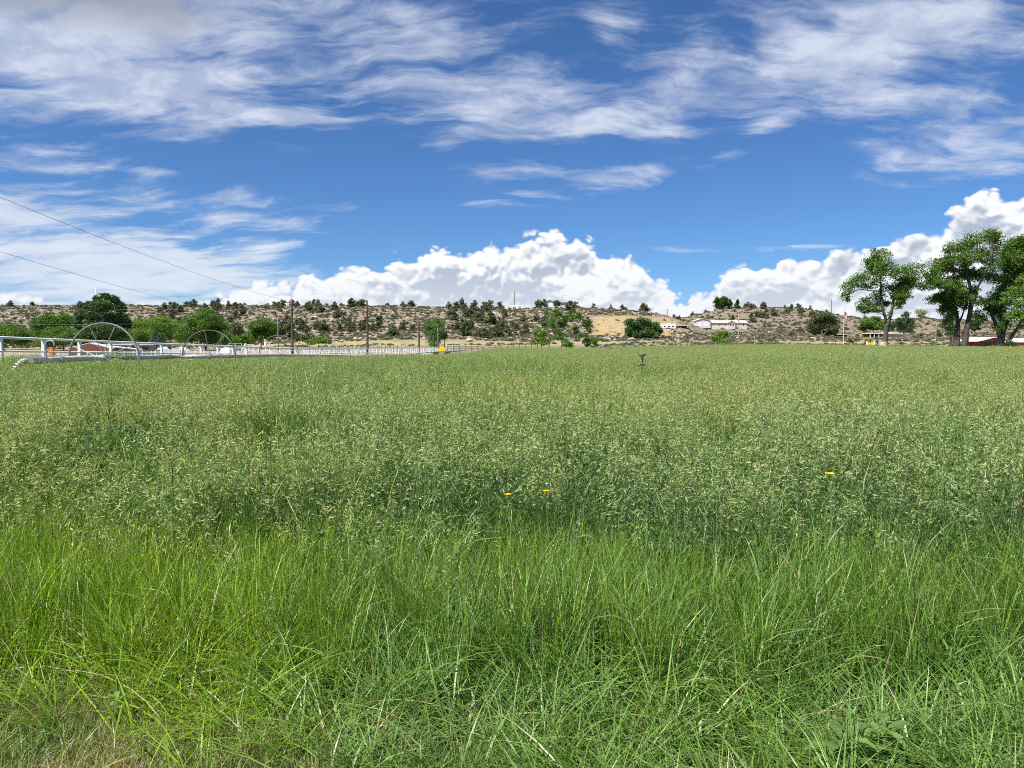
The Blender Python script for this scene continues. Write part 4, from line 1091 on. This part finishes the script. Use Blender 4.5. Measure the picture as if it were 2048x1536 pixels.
cp.tube([PP[0] + d0 * .9, PP[0] + d0 * 1.1], .08, 10, 1); cp.build('coupler', M_GALV, root)
hs = MB(); e = PP[0] - d0 * .30
for i in range(7):
    a = e + Vector((-.04 - .026 * i, -.05 - .03 * i, -.010 * i * i * .55)); q = a + Vector((-.016, -.02, -.006 * i))
    hs.tube([a, q], [.072, .072], 10, 1); hs.tube([q, a + Vector((-.026, -.03, -.008 * i))], [.058, .058], 10, 1)
hs.build('ribbed_hose', M_GALV, root)
gn = MB(); s0 = PP[0] + d0 * .35
gn.tube([s0 + Vector((.0, 0, .05)), s0 + Vector((0, 0, .36)), s0 + Vector((.04, 0, .44)), s0 + Vector((.13, 0, .46)), s0 + Vector((.19, 0, .42)), s0 + Vector((.2, 0, .34))], .021, 7, 3)
gn.build('riser', M_GALV, root)
for i, (y, c) in enumerate(wy):
    p = wl_pos(c, y) - b0
    dirv = (PP[i + 2] - PP[i]).normalized(); zup = Vector((0, 0, 1)); sx = dirv.cross(zup).normalized(); up = sx.cross(dirv).normalized()
    Rm = Matrix((sx, dirv, up)).transposed().to_4x4(); Rm.translation = p
    RAD = .95; n = 56; V, F = [], []
    for k in range(n):
        a = 2 * math.pi * k / n
        for rr, yy_ in ((RAD, -.038), (RAD, .038), (RAD - .02, .038), (RAD - .02, -.038)): V.append((math.cos(a) * rr, yy_, math.sin(a) * rr))
    for k in range(n):
        q = (k + 1) % n
        for j in range(4): F.append((4 * k + j, 4 * k + (j + 1) % 4, 4 * q + (j + 1) % 4, 4 * q + j))
    wroot = MB(); wroot.tube([(0, -.12, 0), (0, .12, 0)], .10, 12, 1); hub = wroot.build('wheel', M_GALV, root); hub.matrix_local = Rm
    rim = MB(); rim.add(V, F); rim.build('rim', M_RUST if i else M_GALV, hub)
    a0 = [.42, .15, .3, .1, .2, .35, .05, .3][i]
    for k in range(8):
        a = a0 + 2 * math.pi * k / 8
        MB().tube([(math.cos(a + .12) * .12, -.10 if k % 2 else .10, math.sin(a + .12) * .12), (math.cos(a) * (RAD - .02), 0, math.sin(a) * (RAD - .02))], .011, 5, 1).build('spoke', M_GALV, hub)
# yellow drive unit in the line
dx, dy = wl_pos(884, 116).x, 116; dz = tz(dx, dy)
root = empty('drive_unit', (dx, dy, dz), 'yellow hooded engine unit of the irrigation line at the end of the white fence', 'engine')
MB().prism([(-.70, .0), (.62, .0), (.62, .30), (.40, .52), (-.10, .60), (-.40, .38), (-.72, .20)], -.45, .45).build('hood', M_YEL, root, bevel=.03, loc=Vector((0, 0, 1.08)))
MB().box((-1.0, -.5, .92), (1.0, .5, 1.06)).build('frame', M_RUST, root)
for sx_ in (-.9, .9):
    MB().tube([(sx_, -.08, .5), (sx_, .08, .5)], .5, 20, 1).build('wheel', M_BLACKR, root)
# lone sprinkler standing in the hay
p = pt(1283, 735, 20); g0 = tz(p.x, p.y)
root = empty('sprinkler', (p.x, p.y, g0), 'dark impact sprinkler standing above the hay right of centre', 'sprinkler')
L = lambda c, r, dy=0: pt(c, r, 20 + dy) - Vector((p.x, p.y, g0))
MB().tube([(0, 0, 0), L(1284, 728)], .014, 7, 1).build('riser', M_DARKM, root)
m = MB(); m.tube([L(1276, 730), L(1280, 728.5), L(1286, 728.5), L(1290, 730)], [.022, .032, .03, .022], 8, 2); m.tube([L(1276, 730), L(1274, 728)], [.02, .02], 6, 1); m.build('pipe_clamp', M_BRASS, root)
m = MB(); m.tube([L(1285, 728), L(1285, 718)], .014, 7, 1); m.tube([L(1284.5, 719), L(1285, 713)], [.034, .026], 8, 1); m.build('nozzle_body', M_DARKM, root)
m = MB(); m.tube([L(1277, 710.5), L(1281, 711.5), L(1285, 712.5), L(1289, 710.5), L(1292.5, 708)], [.014, .024, .02, .022, .012], 7, 2); m.tube([L(1286, 712), L(1287.5, 708)], .02, 6, 1); m.build('swing_arm', M_DARKM, root)

# ---- utility poles and wires
def pole(label, col, row_top, y, r, mat, arm=True, group=None, name='utility_pole', k=0):
    x = (col - 1024) / 1538 * y; z = tz(x, y); H = EYE + (683 - row_top) / 1538 * y - z
    root = empty(name, (x, y, z), label, 'pole', group)
    MB().tube([(0, 0, -.3), (.03, 0, H * .5), (.0, 0, H)], [r * 1.15, r, r * .8], 9, 2).build('shaft', mat, root, smooth=True)
    if arm:
        MB().box((-.9, -.07, H - .55), (.35, .07, H - .43)).build('crossarm', mat, root)
        for dx_ in (-.8, -.3, .28): MB().tube([(dx_, 0, H - .43), (dx_, 0, H - .2)], [.05, .035], 6, 1).build('insulator', M_GLASS, root)
    return Vector((x, y, z + H))
T1 = pole('tallest dark utility pole left of centre, its foot behind the white fence', 585, 598, 108, .17, M_POLE)
T2 = pole('plain dark pole without crossarm, second of the tall poles from the left', 735, 601, 112, .16, M_POLE, False)
T3 = pole('shorter dark pole just left of the soft green willow', 838, 634, 142, .16, M_POLE, False)
T4 = pole('thin dark pole between the round green tree and the tallest pole', 557, 641, 186, .13, M_POLEG, True)
pole('thin short post rising in front of the soft green willow', 876, 656, 150, .09, M_POLEG, False)
pole('small dark post just right of the soft green willow', 889, 681, 152, .10, M_POLE, False)
pole('slim dark pole between the bright bush and the pale limbed tree', 1098, 651, 160, .10, M_POLE, False)
T7 = pole('grey utility pole on the ridge beside the white motorhome', 1029, 583, 333, .20, M_POLEG, False)
pole('tan pole in front of the pinkish roofed house', 1476, 627, 158, .12, M_POLET, False)
pole('dark pole on the slope right of the pinkish roofed house', 1530, 627, 352, .20, M_POLE, False)
pole('tall grey pole on the low ridge left of the flagpole', 1660, 597, 452, .24, M_POLEG, False)
pole('tiny pole on the skyline above the white flat roofed trailer', 1334, 618, 336, .12, M_POLEG, True)
pole('thin pole on the ridge between the first and second big cottonwoods', 1855, 620, 452, .18, M_POLEG, False)
pole('pale tan pole with crossarm left of the two thick grey trunks', 1870, 649, 200, .11, M_POLET, True)
pole('thin mast rising just above the big dark green tree', 196, 575, 215, .12, M_GALV, False, name='mast')
pole('plain weathered post in front of the fence, left of the yellow tractor', 1508, 672, 170, .10, M_POLET, False, name='fence_post')
def wire(label, A, B, sag, r=.02, n=24):
    A, B = Vector(A), Vector(B); mid = (A + B) / 2
    pts = [A.lerp(B, i / n) - Vector((0, 0, sag * 4 * (i / n) * (1 - i / n))) for i in range(n + 1)]
    m = MB(); m.tube([q - A for q in pts], r, 5, 1); o = m.build('power_line', M_WIRE, loc=A); tag(o, label, 'wire')
T1a = T1 - Vector((.8, 0, .25))
wire('upper overhead wire sagging from the top left corner of the view to the tallest pole', T1a, (-30.4, 22, 12.6), 1.0, .014)
wire('lower overhead wire running down from the left edge of the sky toward the thin pole', T4 - Vector((.8, 0, .25)), (-37.5, 44, 9.3), 1.0, .016)
wire('faint level wire crossing in front of the green trees on the left', T4 - Vector((.3, 0, .25)), (-150, 168, 5.8), .6, .020)
wire('faint higher wire crossing in front of the big dark green tree', (-118, 186, 9.5), (-52, 186.0, 9.7), .3, .018)
wire('faint wire between the thin pole and the short dark pole', T4 + Vector((.28, 0, -.25)), T3, .9, .015)

# ---- flagpole
p = pt(1686, 622, 146); g0 = tz(p.x, p.y); H = p.z - g0
root = empty('flagpole', (p.x, p.y, g0), 'white flagpole with a limp flag at the far edge of the field', 'flagpole')
MB().tube([(0, 0, -.2), (0, 0, H)], [.055, .035], 8, 1).build('pole', M_WHITE, root)
MB().tube([(0, 0, H), (0, 0, H + .14)], [.07, .07], 8, 1).build('finial', M_YEL, root)
def flag_mat():
    m, t, pr = nmat('flag'); tc = t.nodes.new('ShaderNodeTexCoord'); s = t.nodes.new('ShaderNodeSeparateXYZ'); t.links.new(tc.outputs['UV'], s.inputs[0])
    u, v = N(t, s.outputs[0]), N(t, s.outputs[1])
    st = (v * 6.5)._op('FRACT')._op('LESS_THAN', .5)
    c = mix(t, st, (.75, .73, .70), (.48, .05, .06))
    can = u._op('LESS_THAN', .4) * v._op('GREATER_THAN', .46)
    c = mix(t, can, c, (.05, .07, .20)); t.links.new(c, pr.inputs['Base Color']); return m
nu, nv = 16, 12; V, F, UV = [], [], []
for j in range(nv + 1):
    for i in range(nu + 1):
        u, v = i / nu, j / nv
        V.append((.06 + u * .75, math.sin(u * 9) * .12 * u, H - .15 - (1 - v) * 1.15 - u * u * 1.35 * (1 - .15 * v)))
for j in range(nv):
    for i in range(nu): F.append((j * (nu + 1) + i, j * (nu + 1) + i + 1, (j + 1) * (nu + 1) + i + 1, (j + 1) * (nu + 1) + i))
me = bpy.data.meshes.new('flag'); me.from_pydata(V, [], F); uvl = me.uv_layers.new(name='UVMap')
for lp in me.loops: k = lp.vertex_index; uvl.data[lp.index].uv = ((k % (nu + 1)) / nu, (k // (nu + 1)) / nv)
me.materials.append(flag_mat()); link('flag', me, root)

# ---- buildings
def gable_block(m_w, m_r, root, L_, W, hw, hr, over=.35, ridge='x', rt=.12, gable=None):
    """walls and roof of a simple building centred on the root; ridge along x (eaves face the viewer) or y (gable faces the viewer)"""
    if ridge == 'x':
        MB().prism([(-W / 2, 0), (W / 2, 0), (W / 2, hw), (0, hr), (-W / 2, hw)], -L_ / 2, L_ / 2)
        w = MB(); V, F = MB().prism([(-W / 2, -.5), (W / 2, -.5), (W / 2, hw), (0, hr), (-W / 2, hw)], -L_ / 2, L_ / 2).V, None
        mm = MB().prism([(-W / 2, -.5), (W / 2, -.5), (W / 2, hw), (0, hr), (-W / 2, hw)], -L_ / 2, L_ / 2)
        mm.V = [(y, x, z) for x, y, z in mm.V]
        mm.build('wall', m_w, root)
        sl = (hr - hw) / (W / 2); e = W / 2 + over
        rr = MB().prism([(-e, hr - sl * e + .02), (0, hr + .02), (e, hr - sl * e + .02), (e, hr - sl * e + rt), (0, hr + rt), (-e, hr - sl * e + rt)], -L_ / 2 - over, L_ / 2 + over)
        rr.V = [(y, x, z) for x, y, z in rr.V]; return rr.build('roof', m_r, root)
    mm = MB().prism([(-L_ / 2, -.5), (L_ / 2, -.5), (L_ / 2, hw), (0, hr), (-L_ / 2, hw)], -W / 2, W / 2); mm.build('wall', m_w, root)
    sl = (hr - hw) / (L_ / 2); e = L_ / 2 + over
    return MB().prism([(-e, hr - sl * e + .02), (0, hr + .02), (e, hr - sl * e + .02), (e, hr - sl * e + rt), (0, hr + rt), (-e, hr - sl * e + rt)], -W / 2 - over, W / 2 + over).build('roof', m_r, root)
def window(root, x, y, z, w, h, mf=None):
    f = MB().box((-w / 2 - .07, -.04, -h / 2 - .07), (w / 2 + .07, .0, h / 2 + .07)).build('window', mf or M_WHITE, root, loc=(x, y, z))
    MB().box((-w / 2, -.055, -h / 2), (w / 2, -.042, h / 2)).build('pane', M_GLASS, f)
def bld(name, label, cat, col, y, rz=0.0, group=None):
    x = (col - 1024) / 1538 * y; return empty(name, (x, y, tz(x, y) + .0), label, cat, group, rz), y / 1538
# garage and manufactured home on the bench
yg = 335
r, k = bld('garage', 'tan gabled garage with two white doors beside the pinkish roofed house', 'garage', 1400, yg)
gable_block(M_CREAM, M_PINKROOF, r, 32 * k, 7, 10.5 * k + .3, 15 * k + .3, .3, 'y')
for dx_ in (-5.8, 7.0):
    MB().box((-5.6 * k, -.05, 0), (5.6 * k, .0, 9.3 * k)).build('garage_door', M_DOORW, r, loc=(dx_ * k, -3.51, .15))
MB().box((-4 * k, 0, -.5), (4 * k, 5, 9.0 * k)).build('lean_to', M_TAN, r, loc=(-20.1 * k, -2.4, 0))
r, k = bld('manufactured_home', 'long low tan house with pinkish roof and small entrance gable', 'house', 1452, yg + 1)
gable_block(M_CREAM, M_PINKROOF, r, 70 * k, 8, 10 * k + .2, 14.5 * k + .2, .4, 'x', gable=None)
eg = MB().prism([(-7.5 * k, -.5), (7.5 * k, -.5), (7.5 * k, 10 * k), (0, 14.2 * k), (-7.5 * k, 10 * k)], -5.2, -4.02); eg.build('porch_gable', M_CREAM, r, loc=(3 * k, 0, 0))
MB().prism([(-9 * k, 9.4 * k), (0, 14.4 * k), (9 * k, 9.4 * k), (9 * k, 10.2 * k), (0, 15.2 * k), (-9 * k, 10.2 * k)], -5.6, -1.5).build('porch_roof', M_PINKROOF, r, loc=(3 * k, 0, 0))
for dx_, yy_ in ((-20, -4.03), (-7, -4.03), (0.5, -5.21), (4, -5.21), (7, -5.21), (18, -4.03), (28, -4.03)): window(r, dx_ * k, yy_, 6.8 * k, 2.2 * k, 3 * k)
# white travel trailers, motorhomes
def trailer(label, col, y, wpx, hpx, wins, name='travel_trailer', cat='trailer', nose=True, group=None, rz=0):
    r, k = bld(name, label, cat, col, y, rz, group); W, H = wpx * k, hpx * k
    z0 = min(.55, H * .2)
    MB().prism([(-W / 2, z0), (W / 2, z0), (W / 2, H * .92), (W / 2 - .25, H), (-W / 2 + .5, H), (-W / 2, H * .72)] if nose else [(-W / 2, z0), (W / 2, z0), (W / 2, H), (-W / 2, H)], -1.2, 1.2).build('body', M_WHITE, r, bevel=.03)
    for q in (-.08, .05): MB().tube([(q * W, -1.1, .36), (q * W, -1.3, .36)], .36, 16, 1).build('wheel', M_BLACKR, r)
    for a_, b_, wz in wins: window(r, a_ * W, -1.2, wz * H, b_ * W, H * .2)
    MB().box((-.4, -.4, 0), (.4, .4, .25)).build('roof_vent', M_WROOF, r, loc=(W * .1, 0, H))
    return r
trailer('white flat roofed trailer with three dark windows beside the dark green thicket', 1334, solve_y(1334, 657), 31, 11.5, [(-.22, .10, .55), (.05, .12, .55), (.3, .12, .55)], nose=False).location.z -= .45
trailer('white motorhome parked on the ridge beside the grey utility pole', 1029, 333, 34, 8.5, [(-.35, .1, .6), (-.02, .14, .6), (.3, .1, .6)], 'motorhome', 'motorhome')
trailer('white boxy trailer left of the others behind the white fence, with two dark windows', 325, 98, 30, 25, [(-.32, .10, .78), (-.18, .10, .78)], rz=R(24))
trailer('white trailer with a grey awning, right of the boxy trailer behind the white fence', 362, 103, 32, 23, [(.1, .2, .8)], nose=False, rz=R(22))
# house on the ridge
r, k = bld('ridge_house', 'white gabled house on the mesa skyline above the pale limbed tree', 'house', 1098, 334)
gable_block(M_WHITE, M_POLEG, r, 20 * k, 8, 8 * k + .8, 12 * k + .8, .4, 'y')
MB().box((10 * k, -2, -.5), (42 * k, 3.5, 7 * k + .8)).build('wing', M_WHITE, r, loc=(.02, 0, 0))
MB().box((10 * k, -2.4, 7 * k + .8), (43 * k, 3.9, 8.4 * k + .8)).build('wing_roof', M_POLEG, r, loc=(.1, 0, .01))
for dx_ in (18, 27, 35): window(r, dx_ * k, -2.01, 4.6 * k + .6, 2 * k, 2.6 * k)
def car(label, col, y, wpx, mat, name='parked_car', rz=0.0, lift=0):
    r, k = bld(name, label, 'car', col, y, rz); W = wpx * k
    MB().prism([(-.5 * W, .3), (.5 * W, .3), (.5 * W, .75), (.44 * W, .85), (.26 * W, .92), (.12 * W, 1.42), (-.22 * W, 1.45), (-.36 * W, .95), (-.5 * W, .85)], -.85, .85).build('body', mat, r, bevel=.05)
    MB().prism([(.22 * W, .95), (.105 * W, 1.36), (-.2 * W, 1.38), (-.32 * W, .95)], -.87, -.852).build('window', M_GLASS, r)
    for q in (-.31, .31):
        for s_ in (-1, 1): MB().tube([(q * W, s_ * .70, .32), (q * W, s_ * .88, .32)], .32, 14, 1).build('wheel', M_BLACKR, r)
    r.location.z += lift; return r
car('red car parked on the ridge right of the white gabled house', 1155, 331, 20, M_RED)
car('dark car parked on the far ridge between the big cottonwoods', 1847, 452, 16, M_DARKM)
# open sheds
def shed(label, col, y, wpx, hpx, roof, mat=None, name='open_shed', depth=4, dark=True, post=None):
    r, k = bld(name, label, 'shed', col, y); W, H = wpx * k, hpx * k
    MB().box((-W / 2 - .3, -.3, H), (W / 2 + .3, depth, H + .22)).build('roof', roof, r)
    MB().box((-W / 2, depth - .35, -.5), (W / 2, depth - .15, H)).build('back_wall', mat or M_RAILB, r)
    for q in (-.48, -.16, .16, .48): MB().box((q * W - .08, -.08, -.4), (q * W + .08, .08, H)).build('post', post or M_RAILB, r)
    return r
r = shed('low brown lean-to with a sagging pale roof between the trailer and the tan garage', 1364, solve_y(1364, 657, 262), 26, 5, M_PINKROOF); r.rotation_euler = (0, R(-3), 0)
r = shed('small brown shed with tan roof behind the flagpole', 1688, 268, 26, 5, M_TAN); r.rotation_euler = (0, R(3), 0)
r, k = bld('ranch_house', 'low house with white porch seen behind the leftmost cottonwood trunk', 'house', 1762, 262)
MB().box((0, -2, -.6), (34 * k, 4, 8 * k)).build('wall', M_TAN, r)
MB().prism([(-1 * k, 8 * k), (36 * k, 8 * k), (33 * k, 9.2 * k), (18 * k, 11.6 * k), (2 * k, 10 * k)], -2.6, 4.5).build('roof', M_PINKROOF, r)
MB().box((-31 * k, -2.5, 8.4 * k), (-.5 * k, 3.5, 9.8 * k)).build('porch_roof', M_WROOF, r)
MB().box((-30 * k, 3.2, -.6), (-.6 * k, 3.4, 8.4 * k)).build('porch_wall', M_POLEG, r)
for q in (-29, -21, -12, -3): MB().box((q * k - .1, -2.3, -.5), (q * k + .1, -2.1, 8.4 * k)).build('porch_post', M_WHITE, r)
# red barn behind the right hand cottonwoods
r, k = bld('red_barn', 'red barn with a white metal roof between the second and third big cottonwoods', 'barn', 1964, 182)
mm = MB().prism([(-26 * k, 11 * k), (-2 * k, 17 * k), (16 * k, 17.8 * k), (24 * k, 11 * k), (24 * k, -.5), (-18 * k, -.5), (-18 * k, 9 * k), (-26 * k, 9 * k)], -4, 5); mm.build('wall', M_RED, r)
MB().prism([(-30 * k, 10.0 * k), (-4 * k, 17.2 * k), (-4 * k, 17.9 * k), (-30 * k, 10.8 * k)], -4.6, 5.4).build('lower_roof', M_WROOF, r)
MB().prism([(-4 * k, 17.4 * k), (17 * k, 18.2 * k), (27 * k, 11.4 * k), (27 * k, 12.2 * k), (17 * k, 19.2 * k), (-2 * k, 18.6 * k)], -4.5, 5.4).build('roof', M_WROOF, r, loc=(.0, -.02, 0))
MB().box((-17 * k, -4.03, 0), (-2 * k, -3.99, 9 * k)).build('shade_panel', M_GLASS, r)  # dark sheets stand in for the shade inside the open barn front
MB().box((0, -4.03, 0), (21 * k, -3.99, 11 * k)).build('shade_panel', M_GLASS, r)
r, k = bld('red_barn', 'red shed corner at the right edge of the photo behind the leaning cottonwood', 'barn', 2052, 165)
gable_block(M_RED, M_WROOF, r, 36 * k, 8, 15 * k, 21 * k, .3, 'y')
# house and hall on the left
r, k = bld('brick_house', 'low brick house with pale roof seen through the first irrigation wheel', 'house', 186, 112, R(24))
gable_block(M_BRICK, M_WROOF, r, 66 * k, 9, 18 * k + .3, 27 * k + .3, .5, 'y')
MB().box((33 * k, 0, -.5), (84 * k, 6, 17 * k)).build('wing', M_BRICK, r, loc=(.02, 0, 0))
MB().prism([(24 * k, 24.5 * k), (88 * k, 17.5 * k), (88 * k, 19 * k), (24 * k, 26.5 * k)], -.6, 6.6).build('wing_roof', M_WROOF, r)
r, k = bld('white_hall', 'long flat white topped building behind the brick house, above its roof', 'building', 258, 128, R(20))
MB().box((-44 * k, 0, -.5), (44 * k, 6, 24 * k)).build('wall', M_POLEG, r)
MB().box((-46 * k, -.6, 24 * k), (46 * k, 6.4, 26.5 * k)).build('roof', M_WHITE, r)
for q in (-30, -12, 6, 24): MB().box((q * k, -.04, 15 * k), ((q + 12) * k, -.005, 21 * k)).build('window', M_GLASS, r)
# corral panels and steps
def panel(label, c0, c1, y, h, mat, n=5):
    k = y / 1538; x0 = (c0 - 1024) * k; W = (c1 - c0) * k; z = EYE + (683 - 697) * k
    r = empty('corral_panel', (x0, y, tz(x0, y)), label, 'panel', 'corral panels near the round green tree'); hz = h
    for q in (0, .5, 1): MB().box((q * W - .05, -.05, -.1), (q * W + .05, .05, hz)).build('upright', mat, r)
    for j in range(n): MB().box((0, -.03, hz * (j + 1) / n - .05), (W, .03, hz * (j + 1) / n + .01)).build('bar', mat, r)
panel('pale blue corral panel, left one, behind the second irrigation wheel', 458, 484, 135, 2.3, M_BLUE); panel('white corral panel, right one, behind the second irrigation wheel', 490, 507, 133, 2.1, M_WHITE)
r, k = bld('loading_steps', 'white sloping loading steps between the two corral panels', 'steps', 487, 132)
for s_ in (0, .5): MB().bar((-.35, s_, 1.1), (.35, s_, 2.3), .08).build('stringer', M_WHITE, r)
for j in range(4): MB().box((-.3 + j * .17, 0, 1.25 + j * .27), (-.1 + j * .17, .5, 1.30 + j * .27)).build('tread', M_WHITE, r)
r, k = bld('white_post', 'white tank on a post behind the third irrigation wheel', 'post', 532, 120)
MB().tube([(0, 0, -.2), (0, 0, 1.9)], .08, 8, 1).build('stand', M_WHITE, r); MB().tube([(0, 0, 1.9), (0, 0, 2.9)], [.22, .2], 12, 1).build('tank', M_WHITE, r)
r, k = bld('orange_drum', 'orange drum behind the white fence left of the first irrigation wheel', 'drum', 106, 92)
MB().tube([(0, 0, 0), (0, 0, .9), (0, 0, 1.75)], [.30, .30, .26], 14, 1).build('barrel', M_ORANGE, r); MB().tube([(0, 0, 1.75), (0, 0, 1.9)], [.1, .1], 8, 1).build('cap', M_DARKM, r)
r, k = bld('parked_trailer', 'low white flatbed trailer with rounded cover left of the corral panels', 'trailer', 453, 118)
MB().prism([(-.9, .7), (.9, .7), (.7, 1.35), (.2, 1.6), (-.5, 1.5)], -.7, .7).build('cover', M_WHITE, r, bevel=.06)
for s_ in (-.75, .75): MB().tube([(0, s_ - .08, .36), (0, s_ + .08, .36)], .36, 14, 1).build('wheel', M_BLACKR, r)
# yellow tractor by the first cottonwood
r, k = bld('tractor', 'yellow tractor between white posts left of the leftmost cottonwood trunk', 'tractor', 1740, 158)
MB().box((-.55, -.9, .7), (.55, .9, 1.55)).build('hood', M_YEL, r, bevel=.06); MB().box((-.5, 1.0, 1.0), (.5, 2.0, 1.6)).build('seat_deck', M_DARKM, r)
for q in (-.5, .5): MB().box((q - .04, 1.1, 1.5), (q + .04, 1.18, 2.3)).build('roll_bar', M_DARKM, r)
MB().box((-.6, .95, 2.3), (.6, 1.95, 2.4)).build('canopy', M_YEL, r)
for q in (-.72, .72):
    MB().tube([(q - .12, 1.4, .7), (q + .12, 1.4, .7)], .7, 20, 1).build('wheel', M_BLACKR, r); MB().tube([(q - .1, -.7, .42), (q + .1, -.7, .42)], .42, 18, 1).build('wheel', M_BLACKR, r)
for i, (c, h) in enumerate(((1733, 1.9), (1748, 2.1))):
    x, y = at(c, 155.5); o = MB().box((-.13, -.13, -.2), (.13, .13, h)).build('gate_post', M_WHITE, loc=(x, y, tz(x, y)), bevel=.02)
    tag(o, ('white gate post on the left side of the yellow tractor', 'white gate post on the right side of the yellow tractor')[i], 'post', 'white gate posts by the tractor')
x, y = at(1645, 152); r = empty('marker_post', (x, y, tz(x, y)), 'white and blue marker post under the wide dull green tree', 'post')
MB().box((-.16, -.1, -.1), (.16, .1, .9)).build('base', M_WHITE, r, bevel=.03); MB().tube([(0, 0, .9), (0, 0, 1.5)], [.13, .06], 8, 1).build('top', M_BLUE, r)
# boulders and pale stumps by the cottonwoods
def boulder(label, col, row, y, w, h, seed):
    bm = bmesh.new(); bmesh.ops.create_icosphere(bm, subdivisions=3, radius=.5)
    for v in bm.verts:
        q = .75 + .5 * float(vnoise(v.co.x * 3 + seed, v.co.y * 3 + v.co.z * 3, seed)); v.co = Vector((v.co.x * w * q, v.co.y * w * q, v.co.z * h * q))
    me = bpy.data.meshes.new('boulder'); bm.to_mesh(me); bm.free(); me.materials.append(M_ROCK)
    x = (col - 1024) / 1538 * y; o = link('boulder', me, None, (x, y, tz(x, y) + h * .3)); tag(o, label, 'boulder')
boulder('pale tall boulder leaning against the leftmost cottonwood trunk', 1766, 686, 135.5, 1.6, 2.0, 3)
boulder('small pale boulder at the foot of the dense blue green tree', 1808, 684, 150, 1.1, 1.4, 5)
boulder('low grey boulder just right of the leftmost cottonwood trunk', 1786, 690, 136, 1.0, .7, 8)
boulder('small white rock behind the dark rail fence, between the big cottonwoods', 1848, 690, 136, .6, .45, 9)
boulder('white rock at the foot of the dry hill left of the pale limbed tree', 939, 684, 228, 2.4, 1.2, 12)
# small blackbird perched low over the far hay
p = pt(1223, 697.5, 105); o = MB(); o.tube([(-.22, 0, -.02), (-.10, 0, .01), (.0, 0, .05), (.10, 0, .10), (.15, 0, .14)], [.015, .05, .085, .06, .045], 8, 3); o.tube([(.17, 0, .15), (.23, 0, .14)], [.02, .004], 6, 1)
o = o.build('bird', M_BLACKR, loc=p, smooth=True); tag(o, 'small black bird above the far hay in front of the dark thicket', 'bird')

# ---- single plants in the foreground
M_PETAL = solid('yellow_petal', (.85, .62, .02), .6, var=.1)
M_WEED = leaf_shader('weed_leaf', lambda t: mix(t, N(t, attr(t, 'r').outputs['Fac']), (.10, .19, .05), (.20, .34, .09)), .35, .45, .4)
def flower(label, col, row, y, k=1.0):
    p = pt(col, row, y); z = tz(p.x, p.y); H = p.z - z
    r = empty('yellow_flower', (p.x, p.y, z), label, 'flower'); g = np.random.default_rng(int(col))
    MB().tube([(0, 0, 0), (.02, 0, H * .5), (0, 0, H)], [.004, .0035, .003], 6, 3).build('stem', M_STEMP, r)
    V, F = [], []
    for i in range(15):
        a = 6.283 * i / 15 + g.uniform(-.15, .15); l = .030 * k * g.uniform(.8, 1.15); w = .0065 * k
        d = Vector((math.cos(a), math.sin(a), .25)); s_ = Vector((-math.sin(a), math.cos(a), 0)) * w; o_ = Vector((0, 0, H)); n = len(V)
        V += [o_, o_ + d * l * .6 + s_, o_ + d * l, o_ + d * l * .6 - s_]; F.append((n, n + 1, n + 2, n + 3))
    m = MB(); m.add(V, F); m.build('petals', M_PETAL, r); MB().tube([(0, 0, H - .012), (0, 0, H + .006)], [.008, .011], 8, 1).build('flower_head', M_PETAL, r)
M_STEMP = solid('plant_stem', (.14, .20, .06), .7)
flower('yellow flower open among the hay heads, right of centre', 1664, 950, 4.35, 1.0)
flower('tiny yellow flower half hidden in the hay near the middle', 1016, 992, 4.6, .8)
flower('pale yellow flower just right of the tiny one near the middle', 1092, 985, 4.6, .7)
def weed(label, col, y, n, leaf, lift, seed, name='leafy_weed', cat='weed', up=.5):
    g = np.random.default_rng(seed); x, yy_ = at(col, y); z = tz(x, y); V, F, rr = [], [], []
    for i in range(n):
        a = 6.283 * i / n * 2.4 + g.uniform(-.3, .3); L_ = leaf * g.uniform(.7, 1.15); el_ = g.uniform(.15, .9) * up; h0 = lift * i / n
        rv = g.uniform(0, 1); seg = 8; o0 = len(V)
        for j in range(seg + 1):
            t = j / seg; e_ = el_ - t * t * .9; rad = L_ * t; wd = L_ * .13 * math.sin(math.pi * min(1, t * .93 + .06)) ** .8 * (1 + .5 * (j % 2) * (seg > 6))
            cx, cy, cz = math.cos(a) * rad, math.sin(a) * rad, h0 + L_ * (math.sin(el_) * t - .45 * t * t * t) + .02
            sx_, sy_ = -math.sin(a) * wd, math.cos(a) * wd
            V += [(cx - sx_, cy - sy_, cz + wd * .35), (cx, cy, cz), (cx + sx_, cy + sy_, cz + wd * .35)]; rr += [rv] * 3
        for j in range(seg):
            b_ = o0 + j * 3; F += [(b_, b_ + 1, b_ + 4, b_ + 3), (b_ + 1, b_ + 2, b_ + 5, b_ + 4)]
    r = empty(name, (x, yy_, z), label, cat)
    me = quads_mesh('leaves', V, F, [M_WEED], None, {'r': rr, 's': rr}); link('leaves', me, r)
    MB().tube([(0, 0, -.02), (0, 0, lift + .03)], [.008, .005], 6, 1).build('stem', M_STEMP, r)
weed('broad leaved thistle at the bottom of the photo, right of centre, larger one', 1700, 2.72, 13, .125, .14, 3, up=1.1)
weed('broad leaved thistle at the bottom, right of the larger one', 1790, 2.80, 11, .11, .15, 4, up=1.2)
weed('low broad leaved weed in the grass at the bottom centre', 1330, 2.75, 9, .09, .10, 5)
weed('upright broad leaved weed in the lower left grass', 215, 3.05, 8, .07, .20, 6, up=1.3)
weed('broad leaved weed among the tall hay in the middle', 1150, 4.5, 12, .12, .48, 7, up=.8)
weed('small weed at the bottom left among the dry grass', 60, 2.9, 7, .07, .05, 8, up=1.0)
